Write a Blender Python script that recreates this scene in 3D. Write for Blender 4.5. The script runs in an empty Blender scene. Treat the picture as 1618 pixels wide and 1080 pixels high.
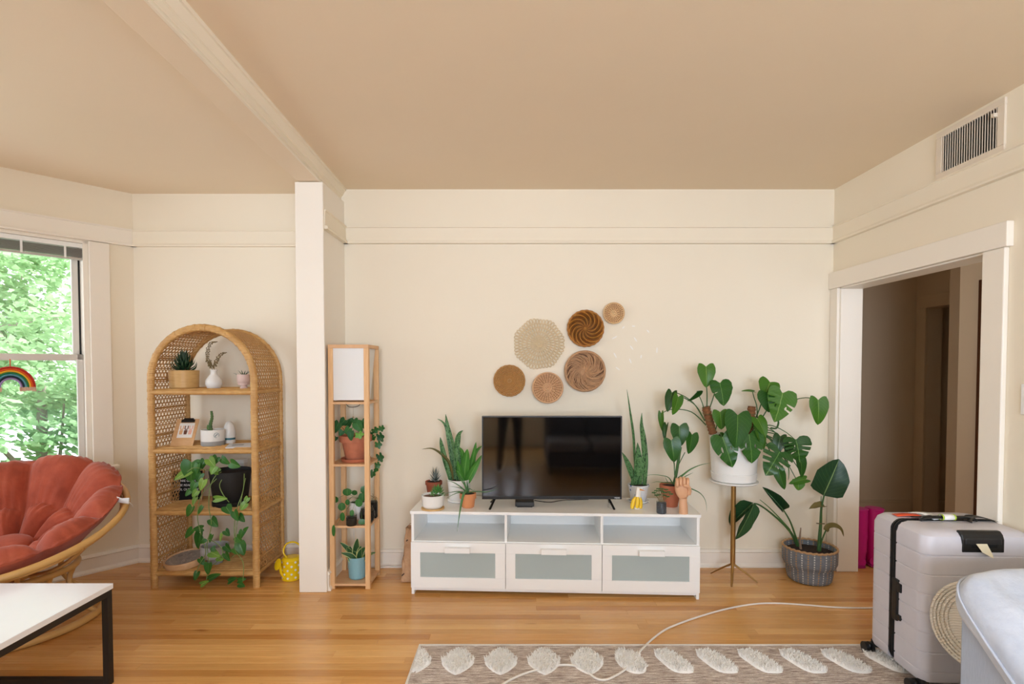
import bpy, bmesh, math, random
from mathutils import Vector, Matrix
from mathutils.geometry import delaunay_2d_cdt
V = Vector
PI = math.pi
rnd = random.Random(7)
SC = bpy.context.scene
COL = SC.collection

# ------------------------------------------------------------------ camera
FPX, PITCH = 850.0, math.radians(1.6)
PX0, HZ = 818.0, 578.0
PY0 = HZ + FPX*math.tan(PITCH)
CAM = V((0, -3.86, 1.45))
cd = bpy.data.cameras.new('camera'); cam = bpy.data.objects.new('camera', cd); COL.objects.link(cam)
cam.location = CAM; cam.rotation_euler = (PI/2 - PITCH, 0, 0)
cd.sensor_width = 36; cd.sensor_fit = 'HORIZONTAL'; cd.lens = 36*FPX/1618
cd.shift_x = -(PX0-809)/1618; cd.shift_y = (PY0-540)/1618
cd.clip_start = .05; cd.clip_end = 200
SC.camera = cam
FW = V((0, math.cos(PITCH), -math.sin(PITCH))); UP = V((0, math.sin(PITCH), math.cos(PITCH)))

def ray(px, py): return V(((px-PX0)/FPX, 0, 0)) + FW - UP*((py-PY0)/FPX)
def aty(px, py, y):                       # point of the place seen at a pixel, at depth y
    r = ray(px, py); return CAM + r*((y-CAM.y)/r.y)
def atz(px, py, z=0.0):                   # ... at height z
    r = ray(px, py); return CAM + r*((z-CAM.z)/r.z)
def mpp(y): return (y-CAM.y)/FPX          # metres per pixel at depth y

# ------------------------------------------------------------------ light
SC.view_settings.view_transform = 'Standard'; SC.view_settings.look = 'None'
SC.view_settings.gamma = 1; SC.view_settings.use_curve_mapping = False
SC.view_settings.exposure = 0.50
SC.cycles.use_denoising = True
SC.cycles.max_bounces = 10; SC.cycles.diffuse_bounces = 6; SC.cycles.transparent_max_bounces = 12
SC.cycles.sample_clamp_indirect = 8
w = bpy.data.worlds.new('sky'); SC.world = w; w.use_nodes = True
wb = w.node_tree.nodes['Background']; wb.inputs[0].default_value = (.93, .97, 1, 1); wb.inputs[1].default_value = 2.0

def area(name, loc, target, sx, sy, power, col=(1, 1, 1)):
    l = bpy.data.lights.new(name, 'AREA'); l.shape = 'RECTANGLE'; l.size = sx; l.size_y = sy; l.energy = power; l.color = col
    o = bpy.data.objects.new(name, l); COL.objects.link(o); o.location = loc
    o.rotation_euler = (V(target)-V(loc)).to_track_quat('-Z', 'Y').to_euler()
    return o
# daylight outside the windows that lie outside the picture: street side (behind the camera) and bay
area('daylight_street', (.3, -6.75, 1.6), (.3, 0, 1.45), 3.0, 1.5, 205, (.84, .965, 1.20))
area('daylight_bay_side', (-3.84, -1.95, 1.6), (-1.6, -1.95, .6), 1.5, 1.5, 11, (.84, .965, 1.20))
area('hall_fill', (3.1, -1.75, 1.9), (3.2, 1.4, 1.2), .9, 1.2, 7, (.95, .97, 1))  # added fill lamp inside the closed hall to lift its darkness; no window there
sl = bpy.data.lights.new('sun', 'SUN'); sl.energy = 5.0; sl.angle = .02; so_ = bpy.data.objects.new('sun', sl); COL.objects.link(so_)
so_.rotation_euler = V((-.55, -.35, -.76)).to_track_quat('-Z', 'Y').to_euler()

# ------------------------------------------------------------------ materials
def lin(h):
    if isinstance(h, str):
        h = h.lstrip('#'); h = [int(h[i:i+2], 16)/255 for i in (0, 2, 4)]
    return tuple(((c/12.92) if c <= .04045 else ((c+.055)/1.055)**2.4) for c in h) + (1,)
class N:
    def __init__(s, name):
        s.m = bpy.data.materials.new(name); s.m.use_nodes = True; s.t = s.m.node_tree
        s.b = s.t.nodes['Principled BSDF']
    def n(s, typ, **kw):
        o = s.t.nodes.new(typ)
        for k, v in kw.items(): setattr(o, k, v)
        return o
    def l(s, a, b): s.t.links.new(a, b)
    def val(s, node, key, v): node.inputs[key].default_value = v
    def pos(s, scale=(1, 1, 1), rot=(0, 0, 0), kind='pos'):
        mp = s.n('ShaderNodeMapping'); mp.inputs['Scale'].default_value = scale; mp.inputs['Rotation'].default_value = rot
        if kind == 'pos': s.l(s.n('ShaderNodeNewGeometry').outputs['Position'], mp.inputs[0])
        elif kind == 'uv': s.l(s.n('ShaderNodeTexCoord').outputs['UV'], mp.inputs[0])
        else: s.l(s.n('ShaderNodeTexCoord').outputs['Object'], mp.inputs[0])
        return mp.outputs[0]
    def noise(s, vec, scale, detail=3, rough=.55, dist=0):
        o = s.n('ShaderNodeTexNoise'); s.l(vec, o.inputs['Vector'])
        o.inputs['Scale'].default_value = scale; o.inputs['Detail'].default_value = detail
        o.inputs['Roughness'].default_value = rough; o.inputs['Distortion'].default_value = dist
        return o.outputs['Fac']
    def wave(s, vec, scale, dist=0, dir='X', typ='BANDS', prof='SIN'):
        o = s.n('ShaderNodeTexWave', wave_type=typ, wave_profile=prof)
        if typ == 'BANDS': o.bands_direction = dir
        s.l(vec, o.inputs['Vector']); o.inputs['Scale'].default_value = scale; o.inputs['Distortion'].default_value = dist
        return o.outputs['Fac']
    def ramp(s, fac, stops, interp='LINEAR'):
        o = s.n('ShaderNodeValToRGB'); s.l(fac, o.inputs[0]); cr = o.color_ramp; cr.interpolation = interp
        while len(cr.elements) < len(stops): cr.elements.new(.5)
        for e, (p, c) in zip(cr.elements, stops): e.position = p; e.color = lin(c)
        return o.outputs[0]
    def mix(s, fac, a, b, mode='MIX'):
        o = s.n('ShaderNodeMix', data_type='RGBA', blend_type=mode)
        for sock, x in ((o.inputs[0], fac), (o.inputs[6], a), (o.inputs[7], b)):
            if hasattr(x, 'is_linked'): s.l(x, sock)
            elif isinstance(x, str): sock.default_value = lin(x)
            else: sock.default_value = x
        return o.outputs[2]
    def math(s, op, a, b=0.0):
        o = s.n('ShaderNodeMath', operation=op)
        for sock, x in zip(o.inputs, (a, b)):
            if hasattr(x, 'is_linked'): s.l(x, sock)
            else: sock.default_value = x
        return o.outputs[0]
    def col(s, c):
        if hasattr(c, 'is_linked'): s.l(c, s.b.inputs['Base Color'])
        else: s.b.inputs['Base Color'].default_value = lin(c)
    def bump(s, h, strength=.2, dist=.002):
        o = s.n('ShaderNodeBump'); o.inputs['Strength'].default_value = strength; o.inputs['Distance'].default_value = dist
        s.l(h, o.inputs['Height']); s.l(o.outputs[0], s.b.inputs['Normal'])
    def rough(s, r): s.b.inputs['Roughness'].default_value = r
    def spec(s, r): s.b.inputs['Specular IOR Level'].default_value = r

def plain(name, c, rough=.5, var=.06, scale=30, bump=0, bscale=200, metal=0, spec=.5, kind='pos', bd=.001):
    n = N(name); f = n.noise(n.pos(kind=kind), scale)
    a = lin(c); hi = tuple(min(1, x*(1+var)) for x in a[:3])+(1,); lo = tuple(x*(1-var) for x in a[:3])+(1,)
    n.col(n.mix(f, lo, hi)); n.rough(rough); n.spec(spec); n.b.inputs['Metallic'].default_value = metal
    if bump: n.bump(n.noise(n.pos(kind=kind), bscale), bump, bd)
    return n.m
def paint(name, c, rough=.55, var=.03):
    n = N(name); p = n.pos()
    a = lin(c); hi = tuple(min(1, x*(1+var)) for x in a[:3])+(1,); lo = tuple(x*(1-var) for x in a[:3])+(1,)
    n.col(n.mix(n.noise(p, 1.3, 4), lo, hi)); n.rough(rough); n.spec(.3)
    n.bump(n.noise(p, 9, 6, .6), .12, .01); return n.m
def wood(name, c1, c2, rough=.4, scale=(1, 14, 14), bump=.05, sc=6, kind='obj'):
    n = N(name); p = n.pos(scale, kind=kind); f = n.noise(p, sc, 5, .6, .4)
    n.col(n.ramp(f, [(.3, c1), (.7, c2)])); n.rough(rough); n.bump(f, bump, .001); return n.m
def leafmat(name, c1, c2, vein, vw=.02, rough=.33, bands=None, edge=None, trans=.12, sidev=0.0):
    n = N(name); uv = n.n('ShaderNodeTexCoord').outputs['UV']
    sx = n.n('ShaderNodeSeparateXYZ'); n.l(uv, sx.inputs[0])
    f = n.noise(n.pos(kind='pos'), 12, 3)
    info = n.n('ShaderNodeObjectInfo').outputs['Random']
    c = n.ramp(n.math('ADD', n.math('MULTIPLY', f, .5), n.math('MULTIPLY', info, .5)), [(.2, c1), (.8, c2)])
    au = n.math('ABSOLUTE', n.math('SUBTRACT', sx.outputs[0], .5))
    if bands:
        cm = n.n('ShaderNodeCombineXYZ'); n.l(sx.outputs[0], cm.inputs[0]); n.l(n.math('MULTIPLY', sx.outputs[1], 6.0), cm.inputs[1]); n.l(info, cm.inputs[2])
        wv = n.noise(cm.outputs[0], 3.2, 4, .7, 1.2)
        c = n.mix(n.ramp(wv, [(.42, '000000'), (.52, 'ffffff')]), c, bands)
    if sidev:
        s = n.math('ADD', n.math('MULTIPLY', sx.outputs[1], 1.0), n.math('MULTIPLY', au, -.7))
        t = n.math('PINGPONG', n.math('MULTIPLY', s, 9.0), .5)
        c = n.mix(n.math('MULTIPLY', n.math('LESS_THAN', t, .05), sidev), c, vein)
    if vw: c = n.mix(n.math('LESS_THAN', au, vw), c, vein)
    if edge: c = n.mix(n.math('GREATER_THAN', au, .43), c, edge)
    n.col(c); n.rough(rough); n.spec(.32)
    if trans:
        tr = n.n('ShaderNodeBsdfTranslucent'); n.l(c, tr.inputs[0]); mx = n.n('ShaderNodeMixShader'); mx.inputs[0].default_value = trans
        n.l(n.b.outputs[0], mx.inputs[1]); n.l(tr.outputs[0], mx.inputs[2])
        n.l(mx.outputs[0], n.t.nodes['Material Output'].inputs[0])
    return n.m

M_wall = paint('cream_wall_paint', '#efe5d1')
M_ceil = paint('ceiling_paint', '#ead9bf')
M_trim = paint('white_trim_paint', '#f2ebdf', .4, .02)
M_white = plain('white_lacquer', '#f3f3f1', .3, .01)
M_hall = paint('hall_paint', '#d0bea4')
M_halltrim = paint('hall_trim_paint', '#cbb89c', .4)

def mk_floor():
    n = N('oak_strip'); info = n.n('ShaderNodeObjectInfo').outputs['Random']
    mp = n.n('ShaderNodeMapping'); mp.inputs['Scale'].default_value = (1.6, 26, 26)
    n.l(n.n('ShaderNodeNewGeometry').outputs['Position'], mp.inputs[0])
    cm = n.n('ShaderNodeCombineXYZ'); n.l(n.math('MULTIPLY', info, 57.0), cm.inputs[0]); n.l(n.math('MULTIPLY', info, 31.0), cm.inputs[1]); n.l(cm.outputs[0], mp.inputs['Location'])
    g = n.noise(mp.outputs[0], 2.2, 6, .62, .6)
    c = n.ramp(g, [(.25, '#cc8840'), (.5, '#e2a85c'), (.75, '#efbd76')])
    tint = n.ramp(info, [(0, '#d69850'), (.35, '#efc07e'), (.7, '#e4ab66'), (1, '#f5cc8e')])
    c = n.mix(.5, c, tint, 'MIX')
    c = n.mix(1.0, c, n.ramp(info, [(0, '#e2d8cc'), (1, '#ffffff')]), 'MULTIPLY')
    kn = n.noise(n.pos((1, 5, 1)), 3.1, 2); c = n.mix(n.ramp(kn, [(.70, '000000'), (.78, 'ffffff')]), c, '#9a5c26')
    n.col(c); n.rough(.27); n.spec(.5); n.bump(g, .05, .001)
    n.b.inputs['Coat Weight'].default_value = .25; n.b.inputs['Coat Roughness'].default_value = .2
    return n.m
M_floor = mk_floor()
M_sub = plain('dark_joint', '#5a3314', .8)

# ------------------------------------------------------------------ mesh helpers
WM = {}
def frame_of(d, up=V((0, 0, 1))):
    d = V(d).normalized(); a = d.cross(up)
    if a.length < 1e-4: a = d.cross(V((1, 0, 0)))
    a.normalize(); return a, d.cross(a).normalized()
class MB:
    def __init__(s): s.v = []; s.f = []; s.uv = {}
    def add(s, vs, fs):
        k = len(s.v); s.v += [V(p) for p in vs]; s.f += [tuple(i+k for i in f) for f in fs]; return k
    def box(s, x0, y0, z0, x1, y1, z1, T=None):
        vs = [V((x, y, z)) for z in (z0, z1) for y in (y0, y1) for x in (x0, x1)]
        if T: vs = [T @ p for p in vs]
        s.add(vs, [(0, 2, 3, 1), (4, 5, 7, 6), (0, 1, 5, 4), (2, 6, 7, 3), (0, 4, 6, 2), (1, 3, 7, 5)]); return s
    def tube(s, pts, r, n=8, closed=False, flat=1.0, up=V((0, 0, 1))):
        pts = [V(p) for p in pts]; m = len(pts); rs = r if isinstance(r, (list, tuple)) else [r]*m
        rings = []; pa = None
        for i, p in enumerate(pts):
            if closed: d = pts[(i+1) % m]-pts[i-1]
            else: d = pts[min(i+1, m-1)]-pts[max(i-1, 0)]
            if d.length < 1e-9: d = V((0, 0, 1))
            d.normalize()
            if pa is None: a, b = frame_of(d, up)
            else:
                a = pa-d*pa.dot(d)
                if a.length < 1e-6: a, _ = frame_of(d, up)
                a.normalize(); b = d.cross(a)
            pa = a
            rings.append([p+(a*math.cos(2*PI*j/n)+b*math.sin(2*PI*j/n)*flat)*rs[i] for j in range(n)])
        k = s.add([q for rg in rings for q in rg], [])
        for i in range(m if closed else m-1):
            i2 = (i+1) % m
            for j in range(n):
                j2 = (j+1) % n
                s.f.append((k+i*n+j, k+i*n+j2, k+i2*n+j2, k+i2*n+j))
        if not closed:
            s.f.append(tuple(k+j for j in reversed(range(n)))); s.f.append(tuple(k+(m-1)*n+j for j in range(n)))
        return s
    def lathe(s, prof, c=(0, 0, 0), n=28, T=None, sx=1, sy=1):
        c = V(c); k0 = None; vs = []; fs = []; m = len(prof)
        for (r, z) in prof:
            for j in range(n):
                a = 2*PI*j/n; p = V((r*math.cos(a)*sx, r*math.sin(a)*sy, z))
                vs.append((T @ p) if T else p+c)
        for i in range(m-1):
            for j in range(n):
                j2 = (j+1) % n; fs.append((i*n+j, i*n+j2, (i+1)*n+j2, (i+1)*n+j))
        if prof[0][0] > 1e-5: fs.append(tuple(reversed(range(n))))
        if prof[-1][0] > 1e-5: fs.append(tuple((m-1)*n+j for j in range(n)))
        s.add(vs, fs); return s
    def ball(s, c, r, n=12, m=8, sc=(1, 1, 1), T=None):
        c = V(c); prof = [(max(1e-6, r*math.sin(PI*i/m)), -r*math.cos(PI*i/m)) for i in range(m+1)]
        vs = []; fs = []
        for (q, z) in prof:
            for j in range(n):
                a = 2*PI*j/n; p = V((q*math.cos(a)*sc[0], q*math.sin(a)*sc[1], z*sc[2]))
                if T: p = T @ p
                vs.append(p+c)
        for i in range(m):
            for j in range(n):
                j2 = (j+1) % n; fs.append((i*n+j, i*n+j2, (i+1)*n+j2, (i+1)*n+j))
        s.add(vs, fs); return s
    def prism(s, poly, T, h):                 # 2D polygon (x,y) extruded along local z
        n = len(poly)
        s.add([T @ V((x, y, 0)) for x, y in poly]+[T @ V((x, y, h)) for x, y in poly],
              [tuple(reversed(range(n))), tuple(range(n, 2*n))]+[(i, (i+1) % n, n+(i+1) % n, n+i) for i in range(n)]); return s
    def grid(s, fn, nu, nv, closeu=False):
        vs = [fn(i/nu, j/nv) for j in range(nv+1) for i in range(nu+1)]
        s.add(vs, [(j*(nu+1)+i, j*(nu+1)+i+1, (j+1)*(nu+1)+i+1, (j+1)*(nu+1)+i) for j in range(nv) for i in range(nu)]); return s
    def build(s, name, mat, parent=None, smooth=35, bevel=0, solid=0, sub=0, weld=False):
        me = bpy.data.meshes.new(name)
        inv = WM[parent].inverted() if parent is not None and parent in WM else None
        me.from_pydata([tuple(inv @ p) if inv else tuple(p) for p in s.v], [], s.f)
        if weld:
            bm = bmesh.new(); bm.from_mesh(me); bmesh.ops.remove_doubles(bm, verts=bm.verts, dist=1e-5); bm.to_mesh(me); bm.free()
        me.materials.append(mat)
        o = bpy.data.objects.new(name, me); COL.objects.link(o)
        if parent is not None: o.parent = parent; WM[o] = WM.get(parent, Matrix())
        else: WM[o] = Matrix()
        if solid: md = o.modifiers.new('solid', 'SOLIDIFY'); md.thickness = solid; md.offset = 0
        if bevel:
            md = o.modifiers.new('bevel', 'BEVEL'); md.width = bevel; md.segments = 2; md.limit_method = 'ANGLE'
        if sub: md = o.modifiers.new('sub', 'SUBSURF'); md.levels = sub; md.render_levels = sub
        if smooth:
            me.polygons.foreach_set('use_smooth', [True]*len(me.polygons)); me.set_sharp_from_angle(angle=math.radians(smooth))
        return o
def tag(o, label=None, cat=None, group=None, kind=None):
    if label: o['label'] = label
    if cat: o['category'] = cat
    if group: o['group'] = group
    if kind: o['kind'] = kind
    return o
def thing(name, label, cat, loc, rotz=0, group=None):
    o = bpy.data.objects.new(name, None); COL.objects.link(o); o.location = loc; o.rotation_euler = (0, 0, rotz)
    o.empty_display_size = .05
    WM[o] = Matrix.Translation(V(loc)) @ Matrix.Rotation(rotz, 4, 'Z')
    return tag(o, label, cat, group)
def empty(name, loc, kind=None):
    o = bpy.data.objects.new(name, None); COL.objects.link(o); o.location = loc; WM[o] = Matrix.Translation(V(loc))
    if kind: o['kind'] = kind
    return o
def struct(o): o['kind'] = 'structure'; return o
def bz(p0, p1, p2, p3, n=12):
    p0, p1, p2, p3 = V(p0), V(p1), V(p2), V(p3)
    return [p0*(1-t)**3+p1*3*t*(1-t)**2+p2*3*t*t*(1-t)+p3*t**3 for t in [i/n for i in range(n+1)]]
def spline(pts, n=6):
    pts = [V(p) for p in pts]; out = []
    for i in range(len(pts)-1):
        p0 = pts[max(i-1, 0)]; p1 = pts[i]; p2 = pts[i+1]; p3 = pts[min(i+2, len(pts)-1)]
        for k in range(n):
            t = k/n
            out.append(.5*((2*p1)+(p2-p0)*t+(2*p0-5*p1+4*p2-p3)*t*t+(3*p1-p0-3*p2+p3)*t**3))
    out.append(pts[-1]); return out
def put(me, name, mat4, parent):              # link a shared mesh under a thing at a world matrix
    o = bpy.data.objects.new(name, me); COL.objects.link(o)
    o.parent = parent; o.matrix_local = WM[parent].inverted() @ mat4; WM[o] = mat4
    return o
def text(body, size, T, mat, parent, name='lettering', depth=.0006, align='LEFT'):
    c = bpy.data.curves.new(name, 'FONT'); c.body = body; c.size = size; c.extrude = depth; c.align_x = align
    tmp = bpy.data.objects.new(name, c); COL.objects.link(tmp); bpy.context.view_layer.update()
    me = bpy.data.meshes.new_from_object(tmp.evaluated_get(bpy.context.evaluated_depsgraph_get()))
    bpy.data.objects.remove(tmp); bpy.data.curves.remove(c)
    me.materials.clear(); me.materials.append(mat); o = bpy.data.objects.new(name, me); COL.objects.link(o)
    o.parent = parent; o.matrix_local = WM[parent].inverted() @ T; WM[o] = T
    return o
def facing(origin, xdir, zdir):               # frame whose local z looks along zdir, local x along xdir
    z = V(zdir).normalized(); x = V(xdir); x = (x-z*x.dot(z)).normalized(); y = z.cross(x)
    return Matrix(((x.x, y.x, z.x, origin[0]), (x.y, y.y, z.y, origin[1]), (x.z, y.z, z.z, origin[2]), (0, 0, 0, 1)))

# ------------------------------------------------------------------ the room
CEIL = 2.705
XL, XR = -1.235, 2.252          # the partition line and the right wall
# floor: sub floor plus individual oak strips
mb = MB(); mb.box(-4.2, -6.9, -.12, 5.2, 1.6, -.006)
floor = struct(mb.build('floor', M_sub, smooth=0))
PW = .057
def plank_mesh():
    m = MB(); w2, c = (PW-.0012)/2, .0012
    a = [V((x, y, z)) for x, y, z in ((0, -w2, -.006), (1, -w2, -.006), (1, w2, -.006), (0, w2, -.006),
         (0, -w2, -c), (1, -w2, -c), (1, w2, -c), (0, w2, -c), (.0012, -w2+c, 0), (.9988, -w2+c, 0), (.9988, w2-c, 0), (.0012, w2-c, 0))]
    f = [(0, 1, 5, 4), (1, 2, 6, 5), (2, 3, 7, 6), (3, 0, 4, 7), (4, 5, 9, 8), (5, 6, 10, 9), (6, 7, 11, 10), (7, 4, 8, 11), (8, 9, 10, 11)]
    me = bpy.data.meshes.new('floor_strip'); me.from_pydata([tuple(p) for p in a], [], f); me.materials.append(M_floor); return me
plank = plank_mesh()
far = MB(); nplank = 0
y = 1.38; row = 0
while y > -6.5:
    near = -1.62 < y < .12
    x = -3.75 if y < .14 else 2.2
    x1 = 2.3 if y < -1.4 else 4.9
    x -= rnd.random()*1.0
    while x < x1:
        L = rnd.choice((.75, 1.1, 1.4, 1.8, 2.2))*(1 if near else 1.6)*rnd.uniform(.9, 1.1)
        xa, xb = max(x, -3.9), min(x+L, 5.0)
        if xb-xa > .05:
            if near and nplank < 290:
                nplank += 1
                o = bpy.data.objects.new('floor_strip', plank); COL.objects.link(o); o.parent = floor
                o.location = (xa, y, rnd.uniform(-.0004, 0)); o.scale = (xb-xa, 1, 1)
            else:
                far.box(xa, y-PW/2+.0006, -.006, xb-.001, y+PW/2-.0006, 0)
        x += L
    y -= PW
o = far.build('floor_strips', M_floor, floor, smooth=0); o['kind'] = 'stuff'

mb = MB(); mb.box(-4.2, -6.9, CEIL, 5.2, 1.6, CEIL+.1)
struct(mb.build('ceiling', M_ceil, smooth=0))
# walls
mb = MB(); mb.box(XL-.16, 0, 0, XR+.143, .15, CEIL); wall_back = struct(mb.build('wall_back', M_wall, smooth=0))
mb = MB(); mb.box(-3.0, .10, 0, XL-.16, .25, CEIL); struct(mb.build('wall_bay_back', M_wall, smooth=0))
OPN, OPF, OPH = -1.268, -.085, 2.005
mb = MB(); mb.box(XR, -6.7, 0, XR+.143, OPN, CEIL); mb.box(XR, OPF, 0, XR+.143, .15, CEIL); mb.box(XR, OPN, OPH, XR+.143, OPF, CEIL)
struct(mb.build('wall_right', M_wall, smooth=0))
def wall_run(name, A, t, length, thick, ops, mat):
    """wall from A along t; outside is to the right of t seen from above; ops = [(s0,s1,z0,z1)]"""
    t = V((t[0], t[1], 0)).normalized(); nrm = V((t.y, -t.x, 0))
    T = Matrix(((t.x, nrm.x, 0, A[0]), (t.y, nrm.y, 0, A[1]), (0, 0, 1, 0), (0, 0, 0, 1)))
    m = MB(); s = 0
    for s0, s1, z0, z1 in ops:
        m.box(s, 0, 0, s0, thick, CEIL, T); m.box(s0, 0, 0, s1, thick, z0, T); m.box(s0, 0, z1, s1, thick, CEIL, T); s = s1
    m.box(s, 0, 0, length, thick, CEIL, T)
    # outside must be away from the room: caller gives t so that nrm points out
    struct(m.build(name, mat, smooth=0)); return T
WZ0, WZ1 = .745, 2.315
BAYA = V((-2.803, .11)); BT = V((-.645, -.764)).normalized()
TB = wall_run('wall_bay_window', BAYA, BT, 1.37, .16, [(.278, 1.12, WZ0, WZ1)], M_wall)
B2 = BAYA + BT*1.37
TC = wall_run('wall_bay_side', B2, (0, -1), 2.0, .16, [(.25, 1.75, WZ0, WZ1)], M_wall)
B3 = B2 + V((0, -2.0))
TD = wall_run('wall_bay_front', B3, (.7, -.714), 1.3, .16, [(.2, 1.1, WZ0, WZ1)], M_wall)
B4 = B3 + V((.7, -.714)).normalized()*1.3
mb = MB(); mb.box(B4.x-.1, B4.y-.15, 0, XL, B4.y, CEIL); struct(mb.build('wall_bay_front_return', M_wall, smooth=0))
mb = MB(); mb.box(XL-.16, -6.7, 0, XL, B4.y-.0, CEIL); struct(mb.build('wall_left', M_wall, smooth=0))
TE = wall_run('wall_front', (XL, -6.55), (1, 0), XR-XL, .16, [(.35, 1.55, .85, 2.3), (1.85, 3.05, .85, 2.3)], M_wall)
# hall beyond the opening
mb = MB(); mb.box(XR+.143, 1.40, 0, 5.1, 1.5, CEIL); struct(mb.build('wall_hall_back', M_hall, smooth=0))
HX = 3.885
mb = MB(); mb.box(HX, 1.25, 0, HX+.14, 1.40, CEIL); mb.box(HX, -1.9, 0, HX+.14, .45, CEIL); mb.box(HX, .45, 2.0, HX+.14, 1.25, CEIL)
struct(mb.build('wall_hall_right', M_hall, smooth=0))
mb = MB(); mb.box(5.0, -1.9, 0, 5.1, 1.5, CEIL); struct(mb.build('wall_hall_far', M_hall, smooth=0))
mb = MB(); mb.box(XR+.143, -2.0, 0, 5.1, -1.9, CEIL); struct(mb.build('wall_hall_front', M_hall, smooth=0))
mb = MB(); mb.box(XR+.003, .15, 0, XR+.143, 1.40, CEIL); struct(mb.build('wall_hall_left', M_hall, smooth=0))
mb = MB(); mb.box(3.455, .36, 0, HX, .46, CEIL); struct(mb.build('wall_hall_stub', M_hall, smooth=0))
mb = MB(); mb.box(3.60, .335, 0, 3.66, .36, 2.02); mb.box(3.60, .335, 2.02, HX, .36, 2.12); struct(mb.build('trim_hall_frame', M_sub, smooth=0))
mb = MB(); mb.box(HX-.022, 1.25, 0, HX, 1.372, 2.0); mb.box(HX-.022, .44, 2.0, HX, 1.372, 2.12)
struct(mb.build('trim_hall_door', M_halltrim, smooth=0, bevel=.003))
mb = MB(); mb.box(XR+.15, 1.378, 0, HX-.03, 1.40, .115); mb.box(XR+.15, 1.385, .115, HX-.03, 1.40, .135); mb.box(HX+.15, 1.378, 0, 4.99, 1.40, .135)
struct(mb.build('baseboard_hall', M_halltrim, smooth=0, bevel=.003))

def run_profile(mb, p0, p1, nrm, prof):       # prof = [(out, z)] polygon
    p0, p1, nrm = V(p0), V(p1), V(nrm).normalized(); n = len(prof)
    a = [p0+nrm*o+V((0, 0, z)) for o, z in prof]; b = [p1+nrm*o+V((0, 0, z)) for o, z in prof]
    mb.add(a+b, [tuple(range(n)), tuple(reversed(range(n, 2*n)))]+[(i, n+i, n+(i+1) % n, (i+1) % n) for i in range(n)])
# partition pier + ceiling beam
mb = MB(); mb.box(XL-.155, -.43, 0, XL, .12, CEIL-.09); pier = struct(mb.build('wall_pier', M_trim, smooth=0))
mb = MB(); mb.box(XL-.165, -.452, 0, XL+.012, -.43, CEIL-.10); struct(mb.build('trim_pier_casing', M_trim, smooth=0, bevel=.005))
mb = MB()
Tb = Matrix.Translation((XL-.07, -.44, 0)) @ Matrix.Rotation(math.radians(2.2), 4, 'Z')
mb.box(-.082, -6.0, CEIL-.095, .055, .60, CEIL, Tb)
beam = struct(mb.build('ceiling_beam', M_ceil, smooth=0, bevel=.004)); beam['kind'] = 'structure'; beam.name = 'trim_beam'
mb = MB(); MOULD = [(0, -.097), (.011, -.097), (.013, -.090), (.007, -.086), (.007, -.081), (.012, -.079), (.014, -.050), (.022, -.047), (.040, -.016), (.047, -.014), (.050, 0), (0, 0)]
p0_, p1_ = Tb @ V((.055, -6.0, CEIL)), Tb @ V((.055, .45, CEIL)); run_profile(mb, p1_, p0_, Tb.col[0].xyz, MOULD)
struct(mb.build('trim_beam_moulding', M_wall, smooth=20))  # lighter paint than the beam: light on this side put into the colour

# picture rail, baseboard: profile extruded along runs
RAIL = [(0, 2.318), (.030, 2.318), (.034, 2.326), (.030, 2.338), (.016, 2.340), (.016, 2.428), (.024, 2.432), (.024, 2.440), (0, 2.440)]
BASE = [(0, 0), (.030, 0), (.030, .012), (.018, .03), (.018, .105), (.026, .112), (.014, .128), (0, .130)]
for nm, prof, z in (('trim', RAIL, 0), ('baseboard', BASE, 0)):
    for side, p0, p1, nr in (('back', (XL, 0, 0), (XR, 0, 0), (0, -1, 0)),
                             ('bay_back', (-2.82, .10, 0), (XL-.155, .10, 0), (0, -1, 0)),
                             ('pier', (XL, -.43, 0), (XL, 0, 0), (1, 0, 0))):
        m = MB(); run_profile(m, p0, p1, nr, prof); struct(m.build(f'{nm}_{side}' if nm == 'baseboard' else f'trim_rail_{side}', M_trim if nm == 'baseboard' else M_wall, smooth=20))
m = MB(); run_profile(m, (XR, 0, 0), (XR, -6.5, 0), (-1, 0, 0), RAIL); struct(m.build('trim_rail_right', M_wall, smooth=20))
m = MB(); run_profile(m, (XR, -1.38, 0), (XR, -6.5, 0), (-1, 0, 0), BASE); struct(m.build('baseboard_right', M_trim, smooth=20))
bi = V((-TB.col[1].x, -TB.col[1].y, 0))
m = MB(); run_profile(m, (BAYA.x, BAYA.y, 0), (B2.x, B2.y, 0), bi, BASE); struct(m.build('baseboard_bay_window', M_trim, smooth=20))
m = MB(); run_profile(m, (BAYA.x, BAYA.y, 0), (B2.x, B2.y, 0), bi, RAIL); struct(m.build('trim_rail_bay_window', M_trim, smooth=20))

# cased opening to the hall (door_1)
d1 = empty('door_1', (XR, -.68, 0), 'structure')
m = MB(); m.box(XR-.002, OPF-.018, 0, XR+.15, OPF, OPH); m.build('far_jamb', M_trim, d1, smooth=0, bevel=.003)
m = MB(); m.box(XR-.002, OPN, 0, XR+.15, OPN+.018, OPH); m.build('near_jamb', M_trim, d1, smooth=0, bevel=.003)
m = MB(); m.box(XR-.002, OPN, OPH-.018, XR+.15, OPF, OPH); m.build('head_jamb', M_trim, d1, smooth=0, bevel=.003)
m = MB(); m.box(XR-.022, OPF-.005, 0, XR, -.004, OPH-.01); m.build('far_casing', M_trim, d1, smooth=0, bevel=.004)
m = MB(); m.box(XR-.024, OPN-.115, 0, XR, OPN+.005, OPH-.01); m.build('near_casing', M_trim, d1, smooth=0, bevel=.005)
m = MB(); m.box(XR-.034, OPN-.135, OPH-.01, XR, -.002, OPH+.105); m.build('head_casing', M_trim, d1, smooth=0, bevel=.004)

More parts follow.
